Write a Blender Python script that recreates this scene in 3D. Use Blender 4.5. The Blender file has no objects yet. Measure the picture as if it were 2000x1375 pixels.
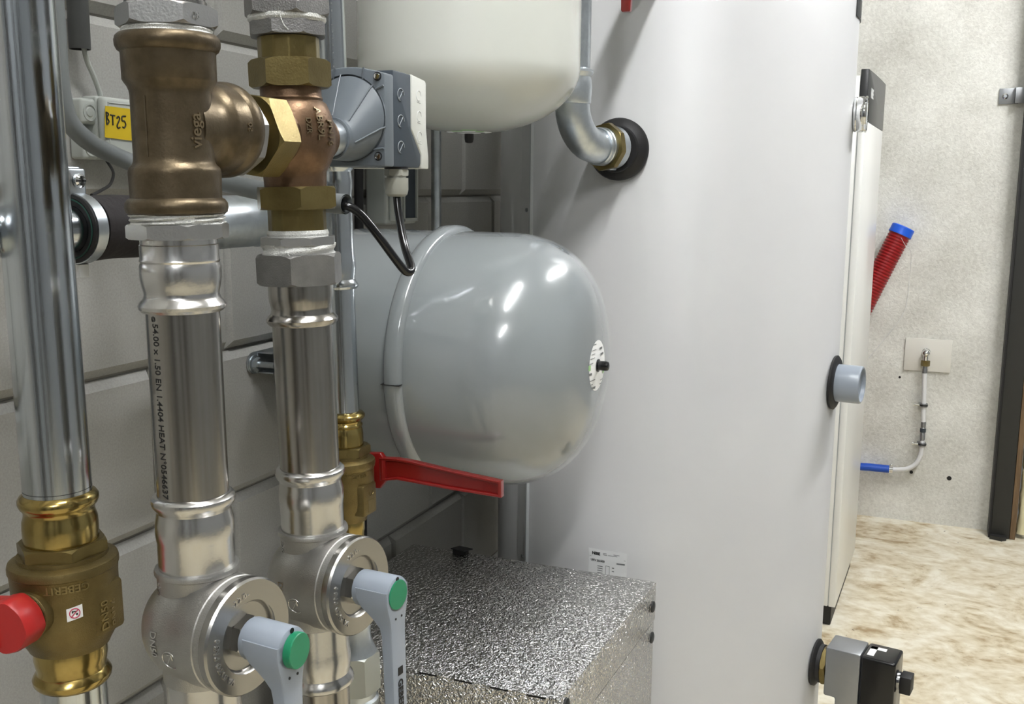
import bpy, bmesh, math, random
from mathutils import Vector, Matrix
random.seed(7)
PI = math.pi
sc = bpy.context.scene
COL = sc.collection
H = 1.40                      # eye height of the photographer

# ------------------------------------------------------------------ camera
cam = bpy.data.cameras.new('camera')
cam.sensor_fit = 'HORIZONTAL'; cam.sensor_width = 36.0
cam.lens = 36.0 * 2000.0 / 2000.0
cam.clip_start = 0.02; cam.clip_end = 50
co = bpy.data.objects.new('camera', cam); COL.objects.link(co)
def cam_matrix(loc, pitch, yaw, roll):
    cy, sy, cp, sp = math.cos(yaw), math.sin(yaw), math.cos(pitch), math.sin(pitch)
    f = Vector((-sy * cp, cy * cp, -sp)); r = Vector((cy, sy, 0)); u = r.cross(f)
    c, s = math.cos(roll), math.sin(roll)
    r2 = c * r + s * u; u2 = -s * r + c * u
    m = Matrix((r2, u2, -f)).transposed().to_4x4(); m.translation = loc
    return m
co.matrix_world = cam_matrix(Vector((0.87, 0, H)), math.radians(9.22), math.radians(22.07), math.radians(0.576))
sc.camera = co

# ------------------------------------------------------------------ world, exposure
w = bpy.data.worlds.new('world'); sc.world = w; w.use_nodes = True
w.node_tree.nodes['Background'].inputs[0].default_value = (0.8, 0.85, 0.9, 1)
w.node_tree.nodes['Background'].inputs[1].default_value = 0.3
sc.view_settings.view_transform = 'Standard'
sc.view_settings.look = 'None'
sc.view_settings.exposure = 2.12
sc.view_settings.gamma = 1.0
sc.view_settings.use_curve_mapping = False
sc.cycles.use_denoising = True
sc.cycles.max_bounces = 4; sc.cycles.diffuse_bounces = 3; sc.cycles.glossy_bounces = 3
sc.cycles.use_adaptive_sampling = True; sc.cycles.adaptive_threshold = 0.02
LAMP = 34.0                   # emission of the ceiling battens

# ------------------------------------------------------------------ materials
def rgb(r, g, b):
    f = lambda c: (c / 255 / 12.92) if c / 255 <= 0.04045 else ((c / 255 + 0.055) / 1.055) ** 2.4
    return (f(r), f(g), f(b), 1)
MATS = {}
def mat(name, col, metal=0.0, rough=0.5, bump=0.0, bscale=200.0, col2=None, cscale=30.0, cdetail=4.0, coat=0.0, aniso=0.0,
        stretch=None, rough2=None, emit=None, spec=None, cramp=(0.35, 0.65)):
    m = bpy.data.materials.new(name); m.use_nodes = True
    nt = m.node_tree; n = nt.nodes; L = nt.links
    b = n['Principled BSDF']
    b.inputs['Base Color'].default_value = col
    b.inputs['Metallic'].default_value = metal
    b.inputs['Roughness'].default_value = rough
    if coat: b.inputs['Coat Weight'].default_value = coat; b.inputs['Coat Roughness'].default_value = 0.08
    if spec is not None: b.inputs['Specular IOR Level'].default_value = spec
    if aniso: b.inputs['Anisotropic'].default_value = aniso
    tc = n.new('ShaderNodeTexCoord'); src = tc.outputs['Object']
    if stretch:
        mp = n.new('ShaderNodeMapping'); mp.inputs['Scale'].default_value = stretch
        L.new(src, mp.inputs[0]); src = mp.outputs[0]
    if col2 is not None or rough2 is not None:
        no = n.new('ShaderNodeTexNoise'); no.inputs['Scale'].default_value = cscale; no.inputs['Detail'].default_value = cdetail
        L.new(src, no.inputs['Vector'])
        mr = n.new('ShaderNodeMapRange'); mr.inputs[1].default_value = cramp[0]; mr.inputs[2].default_value = cramp[1]
        L.new(no.outputs['Fac'], mr.inputs[0])
        if col2 is not None:
            mx = n.new('ShaderNodeMix'); mx.data_type = 'RGBA'
            mx.inputs[6].default_value = col; mx.inputs[7].default_value = col2
            L.new(mr.outputs[0], mx.inputs[0]); L.new(mx.outputs[2], b.inputs['Base Color'])
        if rough2 is not None:
            m2 = n.new('ShaderNodeMapRange'); m2.inputs[3].default_value = rough; m2.inputs[4].default_value = rough2
            L.new(mr.outputs[0], m2.inputs[0]); L.new(m2.outputs[0], b.inputs['Roughness'])
    if bump:
        n2 = n.new('ShaderNodeTexNoise'); n2.inputs['Scale'].default_value = bscale; n2.inputs['Detail'].default_value = 3
        L.new(src, n2.inputs['Vector'])
        bp = n.new('ShaderNodeBump'); bp.inputs['Strength'].default_value = bump; bp.inputs['Distance'].default_value = 0.002
        L.new(n2.outputs['Fac'], bp.inputs['Height']); L.new(bp.outputs[0], b.inputs['Normal'])
    if emit:
        b.inputs['Emission Color'].default_value = (emit[0], emit[1], emit[2], 1); b.inputs['Emission Strength'].default_value = emit[3]
    MATS[name] = m
    return m
mat('block', rgb(170, 169, 164), 0, 0.9, 0.12, 900, rgb(160, 159, 154), 420, 4, spec=0.2)
mat('joint', rgb(146, 144, 138), 0, 0.95, 0.4, 300, rgb(144, 141, 134), 160, spec=0.1)
mat('ceiling_white', rgb(200, 200, 196), 0, 0.9)
mat('wall_paint', rgb(140, 143, 146), 0, 0.85, 0.1, 60)
mat('door_dark', rgb(52, 50, 48), 0, 0.6)  # near-black of the unseen slabs added for reflections
mat('stainless', (0.44, 0.42, 0.39, 1), 1, 0.14, 0.02, 60, stretch=(90, 90, 3), col2=(0.31, 0.295, 0.27, 1), cscale=1.2, rough2=0.24)
mat('stainless_bead', (0.58, 0.57, 0.55, 1), 1, 0.24, 0.05, 300)
mat('stainless_hex', (0.46, 0.455, 0.44, 1), 1, 0.34, 0.1, 500)
mat('cast_steel', (0.46, 0.455, 0.43, 1), 1, 0.42, 0.22, 900, col2=(0.39, 0.38, 0.36, 1), cscale=40)
mat('cast_grey', (0.26, 0.255, 0.245, 1), 0.9, 0.48, 0.3, 700, col2=(0.21, 0.205, 0.2, 1), cscale=50)
mat('machined', (0.36, 0.35, 0.33, 1), 1, 0.26, 0.03, 200)
mat('chrome', (0.83, 0.84, 0.84, 1), 1, 0.06)
mat('zinc_pipe', (0.58, 0.61, 0.63, 1), 1, 0.12, 0.03, 40, stretch=(40, 40, 2), col2=(0.48, 0.51, 0.53, 1), cscale=2.0, rough2=0.2)
mat('galvanised', (0.62, 0.66, 0.68, 1), 1, 0.28, 0.1, 150, col2=(0.52, 0.56, 0.59, 1), cscale=60, rough2=0.42)
mat('zinc_dull', (0.52, 0.54, 0.50, 1), 0.8, 0.45, 0.05, 200)
mat('bronze', rgb(104, 92, 73), 0.85, 0.34, 0.10, 500, rgb(84, 73, 56), 70, 6, rough2=0.46)
mat('bronze_red', rgb(120, 95, 73), 0.85, 0.36, 0.16, 420, rgb(98, 78, 60), 60, 6, rough2=0.48)
mat('brass', rgb(130, 116, 75), 0.9, 0.34, 0.10, 500, rgb(116, 102, 63), 40, 4)
mat('brass_bright', rgb(176, 156, 98), 1, 0.2, 0.03, 200, rgb(160, 138, 82), 30)
mat('brass_cast', rgb(128, 112, 72), 0.85, 0.40, 0.25, 900, rgb(112, 97, 60), 40, 5)
mat('brass_edge', rgb(150, 134, 92), 0.9, 0.34)  # paler than the cast brass: rubbed letters, their edge glint painted in
mat('bronze_edge', rgb(140, 124, 98), 0.9, 0.32)  # lighter letters: polish wear plus light caught on edges, put into the colour
mat('ptfe', rgb(205, 205, 200), 0, 0.6, 0.8, 900)
mat('grey_plastic', rgb(100, 107, 113), 0, 0.38, 0.03, 600)
mat('handle_plastic', rgb(142, 150, 160), 0, 0.3, 0.02, 500)
mat('dark_plastic', rgb(58, 66, 74), 0, 0.45, 0.03, 800)
mat('cream_plastic', rgb(202, 203, 196), 0, 0.42, 0.02, 500)
mat('gland_plastic', rgb(150, 150, 140), 0, 0.45)
mat('box_plastic', rgb(176, 180, 174), 0, 0.5)
mat('conduit_grey', rgb(118, 122, 122), 0, 0.5)
mat('conduit_dark', rgb(74, 75, 74), 0, 0.5)
mat('green', rgb(20, 122, 84), 0, 0.42)
mat('red', rgb(122, 18, 16), 0, 0.32, 0.03, 300, coat=0.4)
mat('red_plastic', rgb(170, 34, 32), 0, 0.4, 0.03, 300)
mat('red_duct', rgb(146, 18, 22), 0, 0.35)
mat('blue', rgb(28, 92, 214), 0, 0.4)
mat('blue_hose', rgb(30, 84, 190), 0, 0.35)
mat('white_hose', rgb(226, 226, 226), 0, 0.4)
mat('black_rubber', rgb(24, 23, 24), 0, 0.55, 0.1, 200)
mat('black_gloss', rgb(14, 14, 15), 0, 0.22)
mat('foam', rgb(38, 34, 35), 0, 0.85, 0.5, 160)
mat('green_rubber', rgb(16, 62, 52), 0, 0.5)
mat('yellow', rgb(206, 176, 20), 0, 0.6)
mat('ink', rgb(14, 14, 14), 0, 0.6)  # black of print and marks; also painted shade in holes, bores and gaps
mat('ink_grey', rgb(110, 112, 112), 0, 0.6)
mat('ink_light', rgb(150, 156, 160), 0, 0.6)
mat('ink_green', rgb(150, 190, 130), 0, 0.6)
mat('ink_magenta', rgb(190, 40, 80), 0, 0.6)
mat('paper', rgb(236, 236, 234), 0, 0.5)
mat('paper_grey', rgb(222, 223, 222), 0, 0.5)
mat('vessel_grey', rgb(134, 139, 141), 0, 0.22, 0.012, 60, coat=1.0)
mat('vessel_white', rgb(206, 208, 200), 0, 0.25, 0.01, 90, coat=0.6)
mat('tank', rgb(200, 200, 199), 0, 0.45, 0.02, 60, rgb(194, 194, 194), 3)
mat('tank_trim', rgb(186, 190, 190), 0, 0.4)
mat('cabinet', rgb(238, 238, 234), 0, 0.3, coat=0.2)
mat('dark_panel', rgb(44, 45, 46), 0, 0.35)
mat('dark_steel', rgb(52, 52, 50), 0.3, 0.5, 0.1, 90)
mat('steel_grey', rgb(150, 152, 154), 0.8, 0.4)
mat('wood', rgb(128, 104, 76), 0, 0.7, 0.2, 60, rgb(104, 82, 58), 12, stretch=(20, 20, 1))
mat('plug', rgb(36, 38, 38), 0, 0.5)
mat('lamp', (1, 1, 1, 1), 0, 0.5, emit=(0.97, 0.985, 1.0, LAMP))
mat('lamp_body', rgb(225, 225, 222), 0, 0.5)
mat('plate', rgb(222, 219, 210), 0, 0.5)

def special_mats():
    # stucco embossed aluminium
    m = mat('stucco', (0.68, 0.675, 0.66, 1), 1, 0.17)
    nt = m.node_tree; n = nt.nodes; L = nt.links; b = n['Principled BSDF']
    tc = n.new('ShaderNodeTexCoord')
    vo = n.new('ShaderNodeTexNoise'); vo.inputs['Scale'].default_value = 180; vo.inputs['Detail'].default_value = 1.5; vo.inputs['Distortion'].default_value = 1.2
    L.new(tc.outputs['Object'], vo.inputs['Vector'])
    bp = n.new('ShaderNodeBump'); bp.inputs['Strength'].default_value = 1.0; bp.inputs['Distance'].default_value = 0.006
    L.new(vo.outputs['Fac'], bp.inputs['Height']); L.new(bp.outputs[0], b.inputs['Normal'])
    # rough concrete of the far wall
    m = mat('concrete', rgb(206, 204, 196), 0, 0.9, spec=0.2)
    nt = m.node_tree; n = nt.nodes; L = nt.links; b = n['Principled BSDF']
    tc = n.new('ShaderNodeTexCoord')
    n1 = n.new('ShaderNodeTexNoise'); n1.inputs['Scale'].default_value = 85; n1.inputs['Detail'].default_value = 5; n1.inputs['Distortion'].default_value = 0.8
    n2 = n.new('ShaderNodeTexNoise'); n2.inputs['Scale'].default_value = 5; n2.inputs['Detail'].default_value = 4
    for q in (n1, n2): L.new(tc.outputs['Object'], q.inputs['Vector'])
    cr = n.new('ShaderNodeValToRGB'); cr.color_ramp.elements[0].position = 0.3; cr.color_ramp.elements[0].color = rgb(194, 192, 183)
    cr.color_ramp.elements[1].position = 0.66; cr.color_ramp.elements[1].color = rgb(236, 235, 228)
    ad = n.new('ShaderNodeMath'); ad.operation = 'MULTIPLY_ADD'; ad.inputs[1].default_value = 0.45; ad.inputs[2].default_value = 0.0
    L.new(n1.outputs['Fac'], ad.inputs[0])
    a2 = n.new('ShaderNodeMath'); a2.operation = 'MULTIPLY_ADD'; a2.inputs[1].default_value = 0.55
    L.new(n2.outputs['Fac'], a2.inputs[0]); L.new(ad.outputs[0], a2.inputs[2])
    L.new(a2.outputs[0], cr.inputs[0]); L.new(cr.outputs[0], b.inputs['Base Color'])
    bp = n.new('ShaderNodeBump'); bp.inputs['Strength'].default_value = 0.45; bp.inputs['Distance'].default_value = 0.005
    L.new(n1.outputs['Fac'], bp.inputs['Height']); L.new(bp.outputs[0], b.inputs['Normal'])
    # dirty screed floor
    m = mat('screed', rgb(200, 190, 168), 0, 0.75, spec=0.3)
    nt = m.node_tree; n = nt.nodes; L = nt.links; b = n['Principled BSDF']
    tc = n.new('ShaderNodeTexCoord')
    mp = n.new('ShaderNodeMapping'); mp.inputs['Rotation'].default_value = (0, 0, 0.9); mp.inputs['Scale'].default_value = (1.0, 1.35, 1)
    L.new(tc.outputs['Object'], mp.inputs[0])
    n1 = n.new('ShaderNodeTexNoise'); n1.inputs['Scale'].default_value = 4.2; n1.inputs['Detail'].default_value = 9; n1.inputs['Distortion'].default_value = 1.5; n1.inputs['Roughness'].default_value = 0.62
    n2 = n.new('ShaderNodeTexNoise'); n2.inputs['Scale'].default_value = 26; n2.inputs['Detail'].default_value = 6
    n3 = n.new('ShaderNodeTexNoise'); n3.inputs['Scale'].default_value = 38; n3.inputs['Detail'].default_value = 3; n3.inputs['Distortion'].default_value = 1
    for q in (n1, n2, n3): L.new(mp.outputs[0], q.inputs['Vector'])
    cr = n.new('ShaderNodeValToRGB'); e = cr.color_ramp.elements
    e[0].position = 0.36; e[0].color = rgb(166, 144, 110); e[1].position = 0.6; e[1].color = rgb(232, 226, 208)
    k = e.new(0.46); k.color = rgb(208, 196, 168)
    ad = n.new('ShaderNodeMath'); ad.operation = 'MULTIPLY_ADD'; ad.inputs[1].default_value = 0.3; ad.inputs[2].default_value = 0.0
    L.new(n2.outputs['Fac'], ad.inputs[0])
    a2 = n.new('ShaderNodeMath'); a2.operation = 'MULTIPLY_ADD'; a2.inputs[1].default_value = 0.7
    L.new(n1.outputs['Fac'], a2.inputs[0]); L.new(ad.outputs[0], a2.inputs[2])
    L.new(a2.outputs[0], cr.inputs[0])
    mr = n.new('ShaderNodeMapRange'); mr.inputs[1].default_value = 0.70; mr.inputs[2].default_value = 0.76
    L.new(n3.outputs['Fac'], mr.inputs[0])
    mx = n.new('ShaderNodeMix'); mx.data_type = 'RGBA'; mx.inputs[7].default_value = rgb(92, 80, 62)
    L.new(mr.outputs[0], mx.inputs[0]); L.new(cr.outputs[0], mx.inputs[6]); L.new(mx.outputs[2], b.inputs['Base Color'])
    bp = n.new('ShaderNodeBump'); bp.inputs['Strength'].default_value = 0.3; bp.inputs['Distance'].default_value = 0.004
    L.new(n2.outputs['Fac'], bp.inputs['Height']); L.new(bp.outputs[0], b.inputs['Normal'])
special_mats()

# ------------------------------------------------------------------ mesh helpers
def basis(z, xh=None):
    z = Vector(z).normalized()
    xh = Vector(xh) if xh else (Vector((1, 0, 0)) if abs(z.x) < 0.9 else Vector((0, 1, 0)))
    y = z.cross(xh).normalized(); x = y.cross(z)
    return Matrix((x, y, z)).transposed().to_4x4()
def frame(o, z, xh=None):
    m = basis(z, xh); m.translation = Vector(o); return m
AX = lambda o=(0, 0, 0): frame(o, (1, 0, 0), (0, 1, 0))          # local z -> +X, local x -> +Y
AY = lambda o=(0, 0, 0): frame(o, (0, 1, 0), (1, 0, 0))
T = lambda x, y, z: Matrix.Translation((x, y, z))

class MB:
    def __init__(self): self.v = []; self.f = []
    def add(self, vs, fs, M=None):
        b = len(self.v)
        self.v += [tuple(M @ Vector(p)) if M else tuple(p) for p in vs]
        self.f += [tuple(i + b for i in q) for q in fs]
        return self
    def rings(self, rings, M=None, cap0=True, cap1=True, closed=True):
        n = len(rings[0]); vs = [p for r in rings for p in r]; fs = []
        for k in range(len(rings) - 1):
            for i in range(n if closed else n - 1):
                j = (i + 1) % n
                fs.append((k * n + i, k * n + j, (k + 1) * n + j, (k + 1) * n + i))
        if cap0: fs.append(tuple(range(n - 1, -1, -1)))
        if cap1: fs.append(tuple((len(rings) - 1) * n + i for i in range(n)))
        return self.add(vs, fs, M)
    def lathe(self, prof, M=None, n=48, cap0=True, cap1=True):
        rr = []
        if prof[0][1] > prof[-1][1]: prof = prof[::-1]
        for r, z in prof:
            r = max(r, 1e-5)
            rr.append([(r * math.cos(2 * PI * i / n), r * math.sin(2 * PI * i / n), z) for i in range(n)])
        return self.rings(rr, M, cap0, cap1)
    def poly(self, circ, z0, z1, M=None, sides=6, rot=0.0, ch=True, n=None):
        # prism nut with the curved chamfers of a turned nut; circ = corner radius
        n = n or sides * 8; ap = circ * math.cos(PI / sides); rc = ap + (circ - ap) * 0.35
        def rp(t):
            a = (t % (2 * PI / sides)) - PI / sides
            return ap / math.cos(a)
        R0, R1, R2, R3 = [], [], [], []
        for i in range(n):
            t = 2 * PI * i / n; r = rp(t); q = min(r, rc) if ch else r; d = (r - q) * 0.75
            c, s = math.cos(t + rot), math.sin(t + rot)
            R0.append((q * c, q * s, z0)); R1.append((r * c, r * s, z0 + d)); R2.append((r * c, r * s, z1 - d)); R3.append((q * c, q * s, z1))
        return self.rings([R0, R1, R2, R3], M)
    def box(self, lo, hi, M=None, bev=0.0, seg=2):
        bm = bmesh.new(); bmesh.ops.create_cube(bm, size=1)
        for v in bm.verts: v.co = Vector([(lo[i] + hi[i]) / 2 + v.co[i] * (hi[i] - lo[i]) for i in range(3)])
        if bev: bmesh.ops.bevel(bm, geom=bm.edges[:], offset=bev, segments=seg, profile=0.5, affect='EDGES')
        bm.verts.index_update()
        self.add([v.co.copy() for v in bm.verts], [tuple(v.index for v in f.verts) for f in bm.faces], M); bm.free()
        return self
    def prism(self, pts, z0, z1, M=None, bev=0.0):
        # outline (x, y) extruded in z
        if not bev:
            return self.rings([[(x, y, z0) for x, y in pts], [(x, y, z1) for x, y in pts]], M)
        bm = bmesh.new()
        a = [bm.verts.new((x, y, z0)) for x, y in pts]; b = [bm.verts.new((x, y, z1)) for x, y in pts]; n = len(pts)
        bm.faces.new(a[::-1]); bm.faces.new(b)
        for i in range(n): bm.faces.new((a[i], a[(i + 1) % n], b[(i + 1) % n], b[i]))
        bmesh.ops.recalc_face_normals(bm, faces=bm.faces)
        bmesh.ops.bevel(bm, geom=bm.edges[:], offset=bev, segments=2, profile=0.5, affect='EDGES')
        bm.verts.index_update()
        self.add([v.co.copy() for v in bm.verts], [tuple(v.index for v in f.verts) for f in bm.faces], M); bm.free()
        return self
    def tube(self, pts, r, n=16, M=None, caps=True, smooth=6):
        P = [Vector(p) for p in pts]
        if smooth and len(P) > 2:
            Q = []
            for i in range(len(P) - 1):
                p0 = P[max(i - 1, 0)]; p1 = P[i]; p2 = P[i + 1]; p3 = P[min(i + 2, len(P) - 1)]
                for k in range(smooth):
                    t = k / smooth
                    Q.append(0.5 * ((2 * p1) + (p2 - p0) * t + (2 * p0 - 5 * p1 + 4 * p2 - p3) * t * t + (3 * p1 - p0 - 3 * p2 + p3) * t ** 3))
            Q.append(P[-1]); P = Q
        rs = r if isinstance(r, (list, tuple)) else [r] * len(P)
        if len(rs) != len(P): rs = [rs[min(int(i * len(rs) / len(P)), len(rs) - 1)] for i in range(len(P))]
        tan = [(P[min(i + 1, len(P) - 1)] - P[max(i - 1, 0)]).normalized() for i in range(len(P))]
        up = Vector((0, 0, 1)) if abs(tan[0].z) < 0.9 else Vector((1, 0, 0))
        rings = []
        for i, p in enumerate(P):
            x = up.cross(tan[i]); x = x.normalized() if x.length > 1e-6 else Vector((1, 0, 0)); y = tan[i].cross(x); up = y
            rings.append([tuple(p + rs[i] * (math.cos(2 * PI * k / n) * x + math.sin(2 * PI * k / n) * y)) for k in range(n)])
        return self.rings(rings, M, caps, caps)
    def annulus(self, r0, r1, M=None, n=40, h=0.0004):
        o = [[(r * math.cos(2 * PI * i / n), r * math.sin(2 * PI * i / n), z) for i in range(n)] for r, z in ((r0, 0), (r0, h), (r1, h), (r1, 0))]
        return self.rings(o, M, False, False)
    def text(self, s, size, fn, bold=0.0, depth=0.0006, align='LEFT'):
        cu = bpy.data.curves.new('lettering', 'FONT'); cu.body = s; cu.size = size; cu.align_x = align; cu.resolution_u = 3
        cu.offset = bold * size; cu.extrude = depth / 2
        ob = bpy.data.objects.new('lettering', cu); COL.objects.link(ob)
        dg = bpy.context.evaluated_depsgraph_get(); ev = ob.evaluated_get(dg); me = ev.to_mesh()
        vs = [fn(v.co.x, v.co.y, v.co.z + depth / 2) for v in me.vertices]; fs = [tuple(p.vertices) for p in me.polygons]
        ev.to_mesh_clear(); bpy.data.objects.remove(ob); bpy.data.curves.remove(cu)
        return self.add(vs, fs)
    def mesh(self, name, m, angle=32, flat=False):
        me = bpy.data.meshes.new(name); me.from_pydata(self.v, [], self.f); me.update()
        bm = bmesh.new(); bm.from_mesh(me); bmesh.ops.remove_doubles(bm, verts=bm.verts, dist=1e-6)
        bmesh.ops.recalc_face_normals(bm, faces=bm.faces); bm.to_mesh(me); bm.free()
        if not flat:
            me.polygons.foreach_set('use_smooth', [True] * len(me.polygons)); me.set_sharp_from_angle(angle=math.radians(angle))
        me.materials.append(MATS[m]); me.update()
        return me
    def build(self, name, m, parent=None, label=None, angle=32, flat=False, M=None):
        o = bpy.data.objects.new(name, self.mesh(name, m, angle, flat)); COL.objects.link(o)
        if parent is not None: o.parent = parent
        if M is not None: o.matrix_local = M
        if label: o['label'] = label
        return o

def tag(o, label, cat, group=None, kind=None):
    if label: o['label'] = label
    if cat: o['category'] = cat
    if group: o['group'] = group
    if kind: o['kind'] = kind
    return o
def thing(name, label, cat, M=None, group=None):
    o = bpy.data.objects.new(name, None); COL.objects.link(o); o.empty_display_size = 0.05
    if M is not None: o.matrix_world = M if isinstance(M, Matrix) else T(*M)
    return tag(o, label, cat, group)
def struct(o): o['kind'] = 'structure'; return o
def cylmap(r, az, z, mode):
    # lettering wrapped on a vertical cylinder; mode: how the line runs
    def fn(u, v, wd):
        if mode == 'down': du, dz = v, -u
        elif mode == 'up': du, dz = -v, u
        elif mode == 'inv': du, dz = -u, -v
        else: du, dz = u, v
        a = az + du / r
        return ((r + wd) * math.cos(a), (r + wd) * math.sin(a), z + dz)
    return fn
def planemap(o, U, V):
    o, U, V = Vector(o), Vector(U), Vector(V); W = U.cross(V)
    return lambda u, v, wd: tuple(o + U * u + V * v + W * wd)
D = math.radians

# ================================================================== THE ROOM
XR, YF, YB, ZC = 3.9, -2.6, 4.55, 3.2
CP, LP, ZJ, YJ = 0.204, 0.301, H - 0.0206, 1.128     # block course, block length, a bed joint, a head joint
wall = MB().box((-0.2, YF, 0), (-0.012, YB, ZC)).build('wall_left', 'joint'); struct(wall)
def block_mesh(a, b):
    bx = 0.0110; g = 0.0016; d = 0.0105
    y0, y1, z0, z1 = g, a - g, g, b - g
    o = [(-0.0119, y0, z0), (-0.0119, y1, z0), (-0.0119, y1, z1), (-0.0119, y0, z1)]
    m_ = [(-d, y0, z0), (-d, y1, z0), (-d, y1, z1), (-d, y0, z1)]
    i = [(0, y0 + bx * .55, z0 + bx), (0, y1 - bx * .55, z0 + bx), (0, y1 - bx * .55, z1 - bx), (0, y0 + bx * .55, z1 - bx)]
    mb = MB().rings([o, m_, i], None, False, True)
    return mb.mesh('block', 'block', flat=True)
bm_full = block_mesh(LP, CP)
k0 = math.floor((0 - ZJ) / CP); nb = 0
for k in range(k0 + 1, 9):
    z = ZJ + k * CP
    off = 0 if (k % 2 == 1) else LP / 2
    y = YJ - off - 5 * LP
    while y + LP < YB:
        if y > -0.25:
            o = bpy.data.objects.new('block', bm_full); COL.objects.link(o); o.parent = wall
            o.location = (random.uniform(-0.0006, 0.0006), y, z); nb += 1
        y += LP
struct(MB().box((-0.2, YB, 0), (1.20, YB + 0.2, ZC)).build('wall_back', 'concrete'))
struct(MB().box((1.20, YB + 0.12, 0), (XR + 0.2, YB + 0.3, ZC)).build('wall_back', 'wall_paint'))
struct(MB().box((XR, YF, 0), (XR + 0.2, YB + 0.12, ZC)).build('wall_right', 'wall_paint'))
struct(MB().box((-0.2, YF - 0.2, 0), (XR + 0.2, YF, ZC)).build('wall_rear', 'wall_paint'))
struct(MB().box((-0.2, YF - 0.2, -0.1), (XR + 0.2, YB + 0.3, 0)).build('floor', 'screed'))
struct(MB().box((-0.2, YF - 0.2, ZC), (XR + 0.2, YB + 0.3, ZC + 0.1)).build('ceiling', 'ceiling_white'))

for n_, (x0, x1) in enumerate(((0.35, 0.85), (1.75, 2.15), (2.9, 3.5))):  # unseen dark slabs on the rear wall, added to streak the metal reflections
    d_ = MB().box((x0, YF, 0.002), (x1, YF + 0.05, 2.3)).build('door_%d' % (n_ + 1), 'door_dark'); struct(d_)
# drill holes in the far wall are low caps, the shade inside painted black
for n_, (x, z) in enumerate(((0.863, 0.215), (1.012, 0.206), (0.79, 0.62))):
    r = (0.006, 0.008, 0.004)[n_]
    o = MB().lathe([(r, 0), (r * 1.2, 0.0012), (r * 0.5, 0.0014)], frame((x, YB - 0.0002, z), (0, -1, 0)), 14).build('drill_hole', 'ink')
    o.parent = bpy.data.objects['wall_back']

# ceiling battens
def batten(x, y, label, cat='lamp', L=1.2):
    t = thing('ceiling_light', label, cat, (x, y, ZC), 'light battens on the ceiling')
    MB().box((-0.05, -L / 2, -0.055), (0.05, L / 2, -0.001), bev=0.006).build('housing', 'lamp_body', t)
    MB().box((-0.04, -L / 2 + 0.02, -0.085), (0.04, L / 2 - 0.02, -0.0555), bev=0.012, seg=3).build('diffuser', 'lamp', t)
batten(1.05, 0.40, 'white light batten on the ceiling above the pipes')
batten(1.75, 3.0, 'white light batten on the ceiling before the far wall', L=1.7)
batten(1.6, -1.7, 'white light batten on the ceiling behind the camera')

# ================================================================== RUN HELPERS
def run_matrix(c, lean, side, z0):
    Lx, Ly = lean * side[0], lean * side[1]
    d = Vector((Lx, Ly, 1)).normalized()
    R = Vector((0, 0, 1)).rotation_difference(d).to_matrix().to_4x4()
    return T(c[0] - Lx * z0, c[1] - Ly * z0, H) @ R
RUN0 = run_matrix((0.208, 0.622), 0.016, (-0.676, -0.737), -0.17)
RUN1 = run_matrix((0.355, 0.615), 0.0136, (-0.766, -0.643), -0.18)
RUN2 = run_matrix((0.355, 0.778), 0.027, (-0.834, -0.552), -0.27)
RUN3 = run_matrix((0.235, 1.03), 0.022, (-0.85, -0.52), -0.15)
def rthing(run, name, label, cat, zb, group=None):
    return thing(name, label, cat, run @ T(0, 0, zb), group)
def L(mb_prof, zb): return [(r, z - zb) for r, z in mb_prof]

# ---------------------------------------------------------------- press sleeve with bead
def bead_prof(rp, rb, zc, h=0.0045, up=True):
    # rounded bead at a press socket mouth
    return [(rp, zc + h * 1.15), (rb - 0.0012, zc + h * 0.8), (rb, zc + h * 0.25), (rb, zc - h * 0.25), (rb - 0.0012, zc - h * 0.8), (rp, zc - h * 1.1)]

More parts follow.
